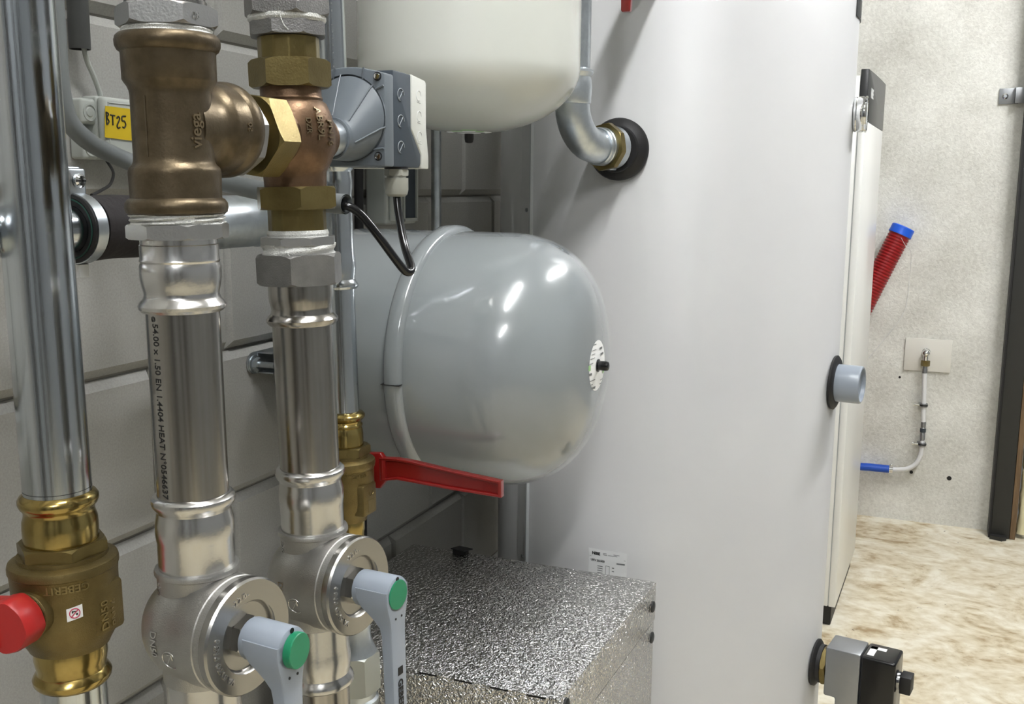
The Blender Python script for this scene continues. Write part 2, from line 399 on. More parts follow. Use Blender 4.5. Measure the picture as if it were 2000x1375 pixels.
# ================================================================== RUN 1 : bronze tee
def run1():
    zb = 0.104
    t = rthing(RUN1, 'pipe_adapter', 'silver hexagon adapter screwed into the top of the bronze tee', 'fitting', zb)
    MB().lathe(L([(0.0285, 0.124), (0.0285, 0.127), (0.0275, 0.1275), (0.0275, 0.133), (0.0288, 0.134), (0.0288, 0.17), (0.0298, 0.172), (0.0298, 0.19), (0.0272, 0.2)], zb)).build('sleeve', 'stainless', t)
    mb = MB().poly(0.0362, 0.109 - zb, 0.1235 - zb, rot=D(-50 + 18))
    mb.text('1.4408', 0.007, lambda u, v, wd: (lambda a: ((0.0322 + wd) * math.cos(a), (0.0322 + wd) * math.sin(a), 0.113 - zb + v))(D(-40) + u / 0.0325), depth=0.0006)
    mb.build('hex_nut', 'stainless_hex', t)
    MB().lathe(L([(0.030, 0.1095), (0.0318, 0.1075), (0.0312, 0.106), (0.0322, 0.1045), (0.0305, 0.1035)], zb)).build('sealing_tape', 'ptfe', t)
    t = rthing(RUN1, 'steel_pipe', 'stainless pipe rising to the ceiling over the bronze tee', 'pipe', 0.19)
    MB().lathe([(0.027, 0), (0.027, ZC - H - 0.195)], n=32).build('tube', 'stainless', t)

    # bronze tee
    zb = -0.024
    t = rthing(RUN1, 'bronze_tee', 'large brown bronze pipe tee with raised lettering', 'fitting', zb)
    pr = [(0.0300, -0.0235), (0.0335, -0.0234), (0.0359, -0.0218), (0.0368, -0.0186), (0.0364, -0.0150), (0.0345, -0.0122), (0.0326, -0.0112), (0.0325, -0.0098), (0.0329, 0.0060), (0.0327, 0.0085), (0.0320, 0.0105),
          (0.0297, 0.0128), (0.0288, 0.0148), (0.0285, 0.018), (0.0284, 0.0620), (0.0287, 0.0648), (0.0299, 0.0680), (0.0322, 0.0712), (0.0330, 0.0728), (0.0331, 0.0905),
          (0.0333, 0.0918), (0.0352, 0.0932), (0.0366, 0.0962), (0.0368, 0.0995), (0.0360, 0.1025), (0.0340, 0.1044), (0.030, 0.1045)]
    mb = MB().lathe(L(pr, zb), n=64)
    # casting seam
    mb.tube([(0.0285 * math.cos(D(-50 - 38)), 0.0285 * math.sin(D(-50 - 38)), z - zb) for z in (0.018, 0.03, 0.06)], 0.0006, 6)
    mb.build('body', 'bronze', t)
    M = AY((0, 0, 0.040 - zb))
    MB().lathe([(0.0300, 0.0), (0.0300, 0.020), (0.0303, 0.026), (0.0318, 0.030), (0.0338, 0.0325), (0.0345, 0.0350), (0.0346, 0.0500), (0.0348, 0.0510), (0.0360, 0.0525), (0.0368, 0.0560), (0.0366, 0.0600), (0.0350, 0.0640), (0.0325, 0.0660), (0.028, 0.0662)], M, 56).build('branch', 'bronze', t)
    MB().text('viega', 0.0125, cylmap(0.0284, D(-50 + 41), 0.024 - zb, 'up'), bold=0.012, depth=0.0012).build('maker_lettering', 'bronze_edge', t)
    mb = MB()
    mb.text('50', 0.007, lambda u, v, wd: tuple(M @ Vector(((0.0344 + wd) * math.cos(-u / 0.0344 + D(4)), (0.0344 + wd) * math.sin(-u / 0.0344 + D(4)), 0.043 + v))), bold=0.02, depth=0.0010)
    mb.build('size_lettering', 'bronze_edge', t)

    # adapter below
    zb = -0.0955
    t = rthing(RUN1, 'pipe_adapter', 'stainless press adapter with taped hexagon under the bronze tee', 'fitting', zb)
    rnd = random.Random(3); rr = []
    for k in range(9):
        z = -0.0225 - k * 0.00095 - zb; ring = []
        for i in range(60):
            a = 2 * PI * i / 60
            r = 0.0333 + 0.0011 * math.sin(3 * a + k * 1.7) + rnd.uniform(-0.0005, 0.0005) + (0.0008 if k % 3 == 1 else 0)
            ring.append((r * math.cos(a), r * math.sin(a), z))
        rr.append(ring)
    MB().rings(rr[::-1]).build('sealing_tape', 'ptfe', t)
    MB().poly(0.0372, -0.0408 - zb, -0.0300 - zb, sides=8, rot=D(-50 + 10)).build('hex_nut', 'stainless_hex', t)
    MB().lathe(L([(0.0278, -0.0405), (0.0278, -0.0448), (0.0285, -0.0455), (0.0285, -0.0555), (0.0291, -0.057), (0.0284, -0.0585), (0.0293, -0.061), (0.0296, -0.066), (0.0293, -0.071), (0.0284, -0.0765), (0.0274, -0.0805), (0.0273, -0.0825),
               (0.0285, -0.0855), (0.0308, -0.0878), (0.032, -0.0900), (0.0316, -0.0925), (0.0295, -0.0948), (0.0272, -0.0953)], zb), n=64).build('press_sleeve', 'stainless_bead', t)
    # pipe with printed line
    zb = -0.25
    t = rthing(RUN1, 'steel_pipe', 'stainless pipe with a line of black print running down it', 'pipe', zb)
    MB().lathe(L([(0.027, -0.25), (0.027, -0.09)], zb), n=64).build('tube', 'stainless', t)
    mb = MB().text('54.00 x 1.50 EN 1.4404 HEAT N°0546637 EN', 0.0077, cylmap(0.0271, D(-50 - 53), -0.1015 - zb, 'down'), bold=0.012, depth=0.0001)
    mb.text('@', 0.0044, cylmap(0.0271, D(-50 - 53), -0.0962 - zb, 'down'), bold=0.01, depth=0.0001)
    mb.build('printed_line', 'ink', t)

# ---------------------------------------------------------------- stainless ball valve (used twice)
def arc_text(mb, s, R, x, zc, a0, size, bold=0.015, depth=0.0005):
    # lettering on a disc facing +X, running clockwise as seen from +X (right = +Y, up = +Z)
    adv = 0.0
    for ch in s:
        wdt = size * (0.32 if ch in ' 1I-./' else 0.66)
        if ch != ' ':
            a = a0 - (adv + wdt / 2) / R
            up = (math.cos(a), math.sin(a)); rt = (math.sin(a), -math.cos(a))
            o = (x, R * math.cos(a) - rt[0] * wdt / 2, zc + R * math.sin(a) - rt[1] * wdt / 2)
            mb.text(ch, size, planemap(o, (0, rt[0], rt[1]), (0, up[0], up[1])), bold, depth)
        adv += wdt
def steel_valve(run, zc, label, label_h, popped, group):
    zb = zc - 0.105
    t = rthing(run, 'ball_valve', label, 'valve', zb, group); t.matrix_world = t.matrix_world @ Matrix.Rotation(D(-7), 4, 'Z')
    z = zc - zb                                    # local height of the stem axis
    up = [(0.0272, 0.1075), (0.0295, 0.1068), (0.0314, 0.1048), (0.0318, 0.102), (0.0310, 0.0992), (0.0290, 0.0965), (0.0280, 0.0945), (0.0285, 0.0905), (0.0296, 0.086), (0.0298, 0.078), (0.0292, 0.0715), (0.0289, 0.0705), (0.0289, 0.050), (0.0286, 0.0475), (0.0286, 0.045)]
    MB().lathe([(r, q + z) for r, q in up], n=64).build('press_sleeve', 'stainless_bead', t)
    lo = [(0.0272, -0.1065), (0.0295, -0.1060), (0.0314, -0.104), (0.0318, -0.101), (0.0310, -0.0985), (0.0290, -0.096), (0.0280, -0.094), (0.0285, -0.090), (0.0294, -0.086), (0.0296, -0.078), (0.029, -0.072), (0.0286, -0.066), (0.0286, -0.04)]
    MB().lathe([(r, q + z) for r, q in lo], n=64).build('press_sleeve', 'stainless_bead', t)
    # cast body: ball + barrel toward +X + sockets
    mb = MB()
    mb.lathe([(0.0285, 0.0490 + z), (0.0318, 0.0488 + z), (0.0324, 0.0470 + z), (0.0322, 0.0450 + z), (0.0308, 0.0440 + z), (0.0305, 0.042 + z), (0.0305, 0.0 + z)], n=64)
    mb.lathe([(0.0283, -0.0440 + z), (0.0298, -0.0435 + z), (0.0303, -0.042 + z), (0.0303, 0.0 + z)], n=64)
    pr = [(0.0440 * math.sin(k * PI / 2 / 12), -0.0440 * math.cos(k * PI / 2 / 12)) for k in range(13)]
    pr += [(0.0440, 0.016), (0.0448, 0.0175), (0.0448, 0.036), (0.0440, 0.0368), (0.0440, 0.040), (0.0452, 0.0408), (0.0452, 0.0440), (0.036, 0.0442)]
    mb.lathe(pr, AX((0, 0, z)), 72)
    b = mb.build('body', 'cast_steel', t)
    # cover disc with recess
    MB().lathe([(0.0452, 0.0440), (0.0454, 0.0455), (0.0454, 0.0500), (0.0440, 0.0520), (0.0285, 0.0520), (0.0270, 0.0505), (0.0262, 0.0475), (0.016, 0.0470), (0.001, 0.0470)], AX((0, 0, z)), 72).build('cover_disc', 'machined', t)
    mb = MB(); arc_text(mb, 'VA DN50 PN30', 0.0325, 0.0520, z, D(238), 0.0062, depth=0.0008); mb.build('cover_lettering', 'stainless_bead', t)
    mb = MB(); arc_text(mb, '-2210-', 0.0325, 0.0520, z, D(118), 0.0058, depth=0.0008); mb.build('cover_lettering', 'stainless_bead', t)
    # body marks, facing -Y
    def ballmap(x0, z0):
        def fn(u, v, wd):     # reads downward, letter tops toward +X, on the barrel facing the viewer
            a = -(z0 - u - 0) / 0.0442
            R = 0.0441 + wd
            ang = D(-90) + 0  # around X axis: y = R*cos, z = R*sin
            th = (z0 - u) / 0.0442
            return (x0 + v, -R * math.cos(th), z + R * math.sin(th))
        return fn
    MB().text('DN50', 0.0082, ballmap(-0.006, 0.010), 0.01, 0.0009).build('size_lettering', 'stainless_bead', t)
    mb = MB()
    th = [2 * PI * k / 22 for k in range(23)]
    fn = ballmap(0.0, 0.0)
    ring = [fn(0.011 + 0.0075 * math.cos(a), 0.0115 + 0.0075 * math.sin(a), 0.0001) for a in th]
    mb.tube(ring, 0.0005, 6, smooth=0)
    mb.tube([fn(0.016, 0.0075, 0.0001), fn(0.0055, 0.0145, 0.0001)], 0.0005, 6); mb.tube([fn(0.006, 0.010, 0.0001), fn(0.0055, 0.0145, 0.0001), fn(0.0098, 0.0148, 0.0001)], 0.0005, 6, smooth=0)
    mb.build('flow_mark', 'stainless_bead', t)
    MB().text('22/04', 0.006, cylmap(0.0305, D(-118), z + 0.041, 'down'), 0.01, 0.0007).build('date_lettering', 'stainless_bead', t)
    # spindle and handle
    MB().poly(0.0168, 0.0468, 0.0555, AX((0, 0, z)), rot=0.3).build('spindle_nut', 'stainless_bead', t)
    kn = MB().lathe([(0.0150, 0.0525), (0.0160, 0.0530), (0.0165, 0.0545), (0.0166, 0.0900), (0.0160, 0.0918), (0.0148, 0.0925), (0.001, 0.0925)], AX((0, 0, z)), 48)
    secs = [(0.006, 0.0560, 0.0925, 0.0166), (-0.004, 0.0565, 0.0925, 0.0165), (-0.012, 0.0605, 0.0925, 0.0150), (-0.018, 0.0665, 0.0925, 0.0132), (-0.024, 0.0720, 0.0924, 0.0118), (-0.031, 0.0775, 0.0923, 0.0110),
            (-0.040, 0.0790, 0.0922, 0.0107), (-0.10, 0.0795, 0.0918, 0.0104), (-0.160, 0.0800, 0.0910, 0.0100), (-0.168, 0.0815, 0.0900, 0.0080)]
    rr = []
    for dz, x0, x1, hw in secs:
        c = 0.0022
        pts = [(x0, -hw + c), (x0 + c, -hw), (x1 - c, -hw), (x1 - c * .3, -hw + c * .3), (x1, -hw + c), (x1, hw - c), (x1 - c * .3, hw - c * .3), (x1 - c, hw), (x0 + c, hw), (x0, hw - c)]
        rr.append([(x, y, z + dz) for x, y in pts])
    kn.rings(rr[::-1])
    h = kn.build('handle', 'handle_plastic', t, label=label_h, angle=40); h.location.x = 0.002
    g = MB().lathe([(0.0136, 0.0), (0.0136, 0.0055 if popped else 0.0010), (0.0130, 0.0062 if popped else 0.0014), (0.001, 0.0062 if popped else 0.0014)],
                   AX((0.0920, 0.001 if popped else 0, z - (0.001 if popped else 0))) @ Matrix.Rotation(D(7 if popped else 0), 4, 'Y'), 40)
    g.build('handle_cap', 'green', h, label='round green cap')
    for y in (-0.0045, 0.0045): MB().lathe([(0.0011, 0.0), (0.0011, 0.0004)], AX((0.0924, y, z - 0.0215)), 12).build('pin_hole', 'ink', h)
    MB().lathe([(0.0022, 0.0), (0.0022, 0.0003)], AX((0.09255, 0.0, z + 0.0145)), 10).build('pin_hole', 'ink', h)
    tx = MB().text('GEBERIT', 0.0098, planemap((0.0922, -0.0035, z - 0.0805), (0, 0, -1), (0, 1, 0)), 0.028, 0.0002)
    tx.build('brand_print', 'ink', h)
    MB().box((0.0921, -0.0034, z - 0.0765), (0.0924, 0.0038, z - 0.0690)).build('brand_square', 'ink', h)

run1()
steel_valve(RUN1, -0.3435, 'stainless ball valve nearest the camera with its green cap popped out', 'grey lever handle hanging down', True, 'stainless ball valves')

# ================================================================== RUN 2 : three-way valve
def nut_thing(run, name, label, cat, zb): return rthing(run, name, label, cat, zb)
def run2():
    t = rthing(RUN2, 'union_nut', 'dull grey cast union nut at the top of the mixing valve', 'fitting', 0.121)
    zb = 0.121
    MB().poly(0.0375, 0.1405 - zb, 0.176 - zb, sides=6, rot=D(-42 - 2)).build('nut', 'cast_grey', t)
    MB().lathe(L([(0.033, 0.141), (0.0332, 0.1378), (0.0318, 0.1355)], zb)).build('sealing_tape', 'ptfe', t)
    MB().poly(0.0338, 0.1240 - zb, 0.1358 - zb, sides=8, rot=0.2).build('bushing', 'cast_grey', t)
    MB().lathe(L([(0.0285, 0.17), (0.0285, 0.2), (0.0272, 0.21)], zb)).build('press_sleeve', 'stainless', t)
    MB().tube([(0.0335 * math.cos(a), 0.0335 * math.sin(a), z) for a, z in ((D(-66), 0.018), (D(-64), 0.013), (D(-60), 0.008), (D(-55), 0.005))], 0.0005, 6).build('loose_strand', 'ptfe', t)
    t = rthing(RUN2, 'steel_pipe', 'stainless pipe rising to the ceiling over the mixing valve', 'pipe', 0.205)
    MB().lathe([(0.027, 0), (0.027, ZC - H - 0.21)], n=32).build('tube', 'stainless', t)

    zb = -0.043
    t = rthing(RUN2, 'mixing_valve', 'reddish bronze three-way valve with brass union nuts on three sides', 'valve', zb)
    MB().poly(0.0262, 0.104 - zb, 0.1235 - zb, sides=12, rot=0.1).build('tailpiece', 'brass', t)
    MB().poly(0.0352, 0.0815 - zb, 0.1050 - zb, rot=D(-42 + 12)).build('union_nut', 'brass', t)
    zs = 0.040
    mb = MB().lathe(L([(0.0262, 0.083), (0.0262, 0.0745), (0.0272, 0.0725), (0.0268, 0.0705), (0.030, 0.068), (0.0335, 0.060), (0.0362, 0.050), (0.0370, 0.040), (0.0362, 0.030), (0.0335, 0.021), (0.030, 0.014), (0.0275, 0.010), (0.0272, 0.004), (0.0268, -0.006)], zb), n=64)
    mb.lathe([(0.0262, 0.014), (0.0262, 0.044)], frame((0, 0, zs - zb), (0, -1, 0)), 48)
    mb.lathe([(0.029, 0.010), (0.027, 0.030), (0.021, 0.038), (0.0205, 0.044)], AY((0, 0, zs - zb)), 48)
    mb.build('body', 'bronze_red', t)
    # raised letters on the globe: three columns reading down
    def globe(az0, z0):
        def fn(u, v, wd):
            za = z0 - u; q = min(0.999, abs(za - zs) / 0.040); r = 0.0372 * math.sqrt(max(0.05, 1 - 0.78 * q * q)) + wd
            a = az0 + v / 0.037
            return (r * math.cos(a), r * math.sin(a), za - zb)
        return fn
    for tx_, sz, az_, zz in (('ABR9L', 0.0098, -22, 0.064), ('PN16', 0.0098, -3, 0.054), ('DZR', 0.0068, -38, 0.055)):
        MB().text(tx_, sz, globe(D(az_), zz), 0.012, 0.0014).build('lettering', 'bronze_edge', t)
    # side union toward the tee
    M = frame((0, 0, zs - zb), (0, -1, 0), (0, 0, 1))
    MB().poly(0.0365, 0.0395, 0.0680, M, rot=D(20)).build('union_nut', 'brass', t)
    MB().lathe([(0.0235, 0.066), (0.0235, 0.084)], M, 40).build('tailpiece', 'brass', t)
    MB().poly(0.0335, 0.0800, 0.0925, M, sides=8, rot=D(10)).build('nipple', 'stainless_hex', t)
    MB().lathe([(0.0275, 0.0925), (0.028, 0.0975)], M, 40).build('sealing_tape', 'ptfe', t)
    # lower union
    MB().poly(0.0372, -0.0222 - zb, -0.0025 - zb, rot=D(-42 - 8)).build('union_nut', 'brass', t)
    MB().poly(0.0254, -0.0415 - zb, -0.0215 - zb, sides=12, rot=0.1).build('tailpiece', 'brass', t)

    zb = -0.122
    t = rthing(RUN2, 'pipe_adapter', 'dark grey cast nut and press adapter under the mixing valve', 'fitting', zb)
    MB().lathe(L([(0.0262, -0.0405), (0.0272, -0.0435), (0.0265, -0.0455), (0.0270, -0.047)], zb)).build('sealing_tape', 'ptfe', t)
    MB().poly(0.0342, -0.0532 - zb, -0.0462 - zb, sides=8, rot=D(8)).build('bushing', 'stainless_hex', t)
    rnd = random.Random(5); rr = []
    for k in range(7):
        z = -0.0525 - k * 0.0016 - zb
        rr.append([((0.0318 + 0.0012 * math.sin(2 * a + k) + rnd.uniform(-.0004, .0004)) * math.cos(a), (0.0318 + 0.0012 * math.sin(2 * a + k) + rnd.uniform(-.0004, .0004)) * math.sin(a), z) for a in [2 * PI * i / 56 for i in range(56)]])
    MB().rings(rr[::-1]).build('sealing_tape', 'ptfe', t)
    MB().tube([(0.033 * math.cos(a), 0.033 * math.sin(a), z - zb) for a, z in ((D(-74), -0.058), (D(-70), -0.062), (D(-66), -0.0665), (D(-72), -0.071))], 0.0005, 6).build('loose_strand', 'ptfe', t)
    mb = MB().poly(0.0395, -0.0880 - zb, -0.0612 - zb, rot=D(-42 - 25)); mb.build('nut', 'cast_grey', t)
    MB().lathe(L([(0.0288, -0.0875), (0.0288, -0.0980), (0.0284, -0.103), (0.0272, -0.1085), (0.0268, -0.111), (0.0275, -0.1145), (0.0302, -0.1170), (0.0318, -0.1195), (0.0314, -0.1222), (0.0295, -0.1245), (0.0272, -0.125)], zb), n=64).build('press_sleeve', 'stainless', t)
    zb = -0.27
    t = rthing(RUN2, 'steel_pipe', 'plain stainless pipe between the mixing valve and its ball valve', 'pipe', zb)
    MB().lathe(L([(0.027, -0.27), (0.027, -0.12)], zb), n=64).build('tube', 'stainless', t)
run2()
steel_valve(RUN2, -0.3640, 'stainless ball valve farther from the camera with its green cap flush', 'grey lever handle hanging down with black brand print', False, 'stainless ball valves')
for run, z0, lab in ((RUN1, -0.4502, 'stainless pipe end under the nearer steel ball valve'), (RUN2, -0.4707, 'stainless pipe end under the farther steel ball valve')):
    t = rthing(run, 'steel_pipe', lab, 'pipe', -H + 0.003)
    MB().lathe([(0.027, 0.0), (0.027, H + z0 - 0.003)], n=40).build('tube', 'stainless', t)

# ================================================================== RUN 0 : left pipe with brass valve
def run0():
    zb = -0.272
    t = rthing(RUN0, 'steel_pipe', 'bright zinc pipe standing at the left edge above a brass valve', 'pipe', zb)
    MB().lathe(L([(0.027, -0.2560), (0.027, ZC - H - 0.005)], zb), n=64).build('tube', 'zinc_pipe', t)
    MB().lathe(L([(0.02712, -0.2525), (0.02712, -0.2521)], zb), n=64, cap0=False, cap1=False).build('insertion_mark', 'ink', t)
    zb = -0.43
    t = rthing(RUN0, 'ball_valve', 'brass ball valve with a red handle at the left edge', 'valve', zb)
    MB().lathe(L([(0.0273, -0.2555), (0.0300, -0.2575), (0.0318, -0.2605), (0.0318, -0.2635), (0.0305, -0.2668), (0.0285, -0.2690), (0.0279, -0.2715), (0.0282, -0.2745), (0.0296, -0.2790), (0.0300, -0.2850), (0.0298, -0.2960), (0.0295, -0.3)], zb), n=64).build('press_socket', 'brass_bright', t)
    MB().poly(0.0372, -0.3095 - zb, -0.2975 - zb, sides=6, rot=D(-47 + 14)).build('hex_collar', 'brass', t)
    mb = MB().lathe(L([(0.0360, -0.3080), (0.0362, -0.3115), (0.0405, -0.3125), (0.0432, -0.3140), (0.0440, -0.3165), (0.0440, -0.3205), (0.0432, -0.3215), (0.0426, -0.330), (0.0424, -0.362), (0.0420, -0.370), (0.0395, -0.3775), (0.0355, -0.3845), (0.0335, -0.3880), (0.0325, -0.3905), (0.0295, -0.3910)], zb), n=72)
    # flat pad facing right with the pressure marks, and the stem boss facing -Y
    mb.box((0.020, -0.010, -0.376 - zb), (0.0428, 0.022, -0.332 - zb), T(0, 0, 0), bev=0.004)
    mb.lathe([(0.0195, 0.030), (0.0195, 0.0455), (0.0175, 0.047), (0.012, 0.0475)], frame((0, 0, -0.347 - zb), (0.10, -0.995, 0)), 40)
    mb.build('body', 'brass_cast', t)
    MB().text('GEBERIT', 0.0092, cylmap(0.0428, D(-47 + 28), -0.3235 - zb, 'inv'), 0.008, 0.0014).build('maker_lettering', 'brass_edge', t)
    MB().text('DN50', 0.0105, cylmap(0.0426, D(2), -0.371 - zb, 'up'), 0.008, 0.0014).build('size_lettering', 'brass_edge', t)
    MB().text('PN16', 0.0105, cylmap(0.0426, D(17), -0.371 - zb, 'up'), 0.008, 0.0014).build('pressure_lettering', 'brass_edge', t)
    # warning sticker
    az = D(-36)
    st = MB(); n = 6
    ring = []
    for zz in (-0.3535, -0.3425):
        ring.append([((0.0427) * math.cos(az + (i / n - .5) * 0.29 + 0), 0.0427 * math.sin(az + (i / n - .5) * 0.29), zz - zb + 0.0022 * (i / n - .5)) for i in range(n + 1)])
    st.rings(ring, None, False, False, closed=False)
    s = st.build('warning_sticker', 'paper', t, label='small white warning sticker')
    fm = cylmap(0.0429, az, -0.3480 - zb, 'norm')
    mk = MB().tube([fm(0.0040 * math.cos(a), 0.0040 * math.sin(a), 0) for a in [2 * PI * k / 24 for k in range(25)]], 0.0004, 6, smooth=0)
    mk.tube([fm(-0.0028, -0.0028, 0), fm(0.0028, 0.0028, 0)], 0.0004, 6)
    mk.build('prohibition_ring', 'ink_magenta', s)
    mk = MB()
    for u, v, a, b in ((-0.0022, 0.0002, 0.0010, 0.0020), (0.0008, -0.0016, 0.0016, 0.0014), (-0.0012, 0.0012, 0.0022, 0.0007)):
        p = [fm(u, v, 0.0001), fm(u + a, v, 0.0001), fm(u + a, v + b, 0.0001), fm(u, v + b, 0.0001)]; mk.add(p, [(0, 1, 2, 3)])
    mk.build('pictogram', 'ink', s)
    MB().lathe(L([(0.0290, -0.388), (0.0296, -0.394), (0.0298, -0.4005), (0.0288, -0.4065), (0.0280, -0.4105), (0.0283, -0.4130), (0.0305, -0.4155), (0.0320, -0.4185), (0.0316, -0.4220), (0.0295, -0.4250), (0.0273, -0.4265)], zb), n=64).build('press_socket', 'brass_bright', t)
    # red handle: hub on the stem, lever toward the wall
    Mh = frame((0, 0, -0.347 - zb), (0.10, -0.995, 0), (0, 0, 1))
    MB().lathe([(0.011, 0.046), (0.011, 0.058)], Mh, 24).build('stem', 'brass', t)
    mb = MB()
    n = 40; rr = []
    for q, s_ in ((0.0495, 0.86), (0.051, 0.9), (0.068, 0.9), (0.0705, 0.85)):
        ring = []
        for i in range(n):
            a = 2 * PI * i / n; lob = 0.0235 + 0.0016 * max(0, math.cos(4 * a + 0.6)) ** 2
            ring.append((lob * s_ * math.cos(a), lob * s_ * math.sin(a), q))
        rr.append(ring)
    mb.rings(rr, Mh)
    Lx = Vector((-0.995, -0.10, 0)); o = Vector((0, 0, -0.347 - zb)) + Vector((0.10, -0.995, 0)) * 0.060
    Ml = frame(o, Lx, (0, 0, 1))
    rr = [[(a * w_, b * h_, q) for a, b in ((-1, -.8), (-.8, -1), (.8, -1), (1, -.8), (1, .8), (.8, 1), (-.8, 1), (-1, .8))] for q, w_, h_ in ((0.005, 0.019, 0.012), (0.03, 0.0165, 0.011), (0.06, 0.013, 0.008), (0.105, 0.012, 0.007), (0.11, 0.010, 0.005))]
    mb.rings(rr, Ml)
    mb.build('handle', 'red_plastic', t, label='red lever handle', angle=40)
    t = rthing(RUN0, 'steel_pipe', 'zinc pipe going down below the brass valve at the left edge', 'pipe', -H + 0.003)
    MB().lathe([(0.027, 0.0), (0.027, H - 0.424)], n=48).build('tube', 'zinc_pipe', t)
run0()

# ================================================================== ACTUATOR on the mixing valve
def actuator():
    t = thing('valve_actuator', 'grey motor actuator with dark band and white cover behind the bronze valve', 'actuator', (0.345, 0.885, H + 0.062))
    hx, z0, z1 = 0.040, -0.045, 0.045
    # stem collar and cone, axis along +Y, below the middle
    M = AY((0, 0, -0.020))
    MB().lathe([(0.015, -0.060), (0.0172, -0.058), (0.0172, -0.044), (0.0155, -0.0435)], M, 48).build('collar', 'galvanised', t)
    MB().rings([[(r * math.cos(a), y, zc_ + r * math.sin(a)) for a in [2 * PI * i / 64 for i in range(64)]] for r, y, zc_ in ((0.0150, -0.0440, -0.020), (0.0192, -0.0435, -0.020), (0.0195, -0.038, -0.020), (0.0210, -0.0360, -0.019), (0.0385, -0.0175, -0.002), (0.0400, -0.0155, -0.0005), (0.0402, -0.012, 0.0))]).build('cone', 'grey_plastic', t)
    # base shell with arched top
    out = [(-hx, z0), (hx, z0), (hx, z1 - 0.004)] + [(hx - 2 * hx * k / 10, z1 - 0.004 + 0.007 * math.sin(PI * k / 10)) for k in range(1, 10)] + [(-hx, z1 - 0.004)]
    Mp = Matrix(((1, 0, 0, 0), (0, 0, 1, 0), (0, 1, 0, 0), (0, 0, 0, 1)))      # (x, y, z) -> (x, z, y)
    b = MB().prism(out, -0.014, 0.004, Mp, bev=0.0018).build('base_shell', 'grey_plastic', t)
    for ang in (48, -12, 100):
        ca, sa = math.cos(D(ang)), math.sin(D(ang))
        MB().tube([(0.0208 * ca, -0.0362, -0.0192 + 0.0208 * sa), (0.0385 * ca, -0.0178, -0.002 + 0.0385 * sa), (0.0415 * ca, -0.0142, 0.0415 * sa)], 0.0009, 8, smooth=0).build('rib', 'grey_plastic', t)
    # raised ring around the cone + ribs
    rb = MB().lathe([(0.0402, -0.0155), (0.0402, -0.0135), (0.0412, -0.0135), (0.0412, -0.0155)], AY((0, 0, 0.0)), 64, False, False)
    for p, q in (((0.020, 0.022), (0.039, 0.030)), ((0.018, -0.030), (0.039, -0.028)), ((-0.016, 0.030), (-0.014, 0.047)), ((0.016, 0.026), (0.018, 0.047)), ((0.004, -0.008), (0.030, 0.020))):
        d_ = Vector((q[0] - p[0], 0, q[1] - p[1])); rb.tube([(p[0], -0.0145, p[1]), (q[0], -0.0145, q[1])], 0.0011, 8)
    rb.build('ribs', 'grey_plastic', t)
    for x, z in ((0.0325, 0.0385), (0.0325, -0.0355), (-0.0325, 0.0385), (-0.0325, -0.0355)):
        s = MB().lathe([(0.0032, -0.0150), (0.0030, -0.0160), (0.0012, -0.0163)], AY((x, 0, z)), 20).build('screw', 'chrome', t)
        MB().annulus(0.0033, 0.0042, frame((x, -0.0141, z), (0, -1, 0)), 24).build('screw_recess', 'ink', s)
    # dark middle band: side outline in (Y, Z), extruded across X
    Mx = Matrix(((0, 0, 1, 0), (1, 0, 0, 0), (0, 1, 0, 0), (0, 0, 0, 1)))      # (a, b, c) -> (x=c, y=a, z=b)
    band = [(0.0035, z0), (0.056, z0), (0.0605, z0 + 0.004), (0.0605, z0 + 0.013), (0.0395, -0.008), (0.0395, z1), (0.0035, z1 + 0.001)]
    MB().prism(band, -hx + 0.0004, hx - 0.0004, Mx, bev=0.0012).build('band', 'dark_plastic', t)
    cov = [(0.0395, z1 + 0.0005), (0.0695, z1 - 0.003), (0.0715, z1 - 0.006), (0.0715, -0.006), (0.0765, -0.034), (0.0765, z0 - 0.001), (0.0605, z0 - 0.001), (0.0605, z0 + 0.0135), (0.0395, -0.0075)]
    MB().prism(cov, -hx - 0.0006, hx + 0.0006, Mx, bev=0.0016).build('cover', 'cream_plastic', t)
    # faint moulded pictograms on the side facing the room
    for (y, z) in ((0.018, 0.024), (0.018, -0.001), (0.018, -0.026)):
        mk = MB().tube([(hx, y + 0.0065 * math.cos(a), z + 0.0060 * math.sin(a)) for a in [k * PI * 1.5 / 10 for k in range(11)]] + [(hx, y - 0.003, z - 0.004), (hx, y + 0.004, z + 0.004)], 0.0004, 6, smooth=0)
        mk.build('pictogram', 'ink_light', t)
    for (y, z) in ((0.054, 0.026), (0.055, 0.006), (0.056, -0.014)):
        MB().tube([(hx + 0.0007, y + 0.005 * math.cos(a), z + 0.005 * math.sin(a)) for a in [k * PI * 1.6 / 10 for k in range(11)]] + [(hx + 0.0007, y - 0.004, z - 0.006), (hx + 0.0007, y + 0.004, z - 0.007)], 0.0003, 6, smooth=0).build('pictogram', 'paper_grey', t)
    # cable gland underneath
    g = MB().lathe([(0.0118, z0 - 0.0002), (0.0118, z0 - 0.002)], T(0.030, 0.026, 0), 32)
    g.build('gland_seal', 'black_rubber', t)
    g = MB().poly(0.0120, z0 - 0.0085, z0 - 0.002, T(0.030, 0.026, 0), rot=0.4)
    g.lathe([(0.0098, z0 - 0.0105), (0.0098, z0 - 0.008)], T(0.030, 0.026, 0), 32)
    g.build('cable_gland', 'gland_plastic', t)
    g = MB().lathe([(0.0118, z0 - 0.0105), (0.0118, z0 - 0.022), (0.0108, z0 - 0.0265), (0.0085, z0 - 0.0285), (0.0045, z0 - 0.029)], T(0.030, 0.026, 0), 32)
    g.build('gland_cap', 'gland_plastic', t)
actuator()
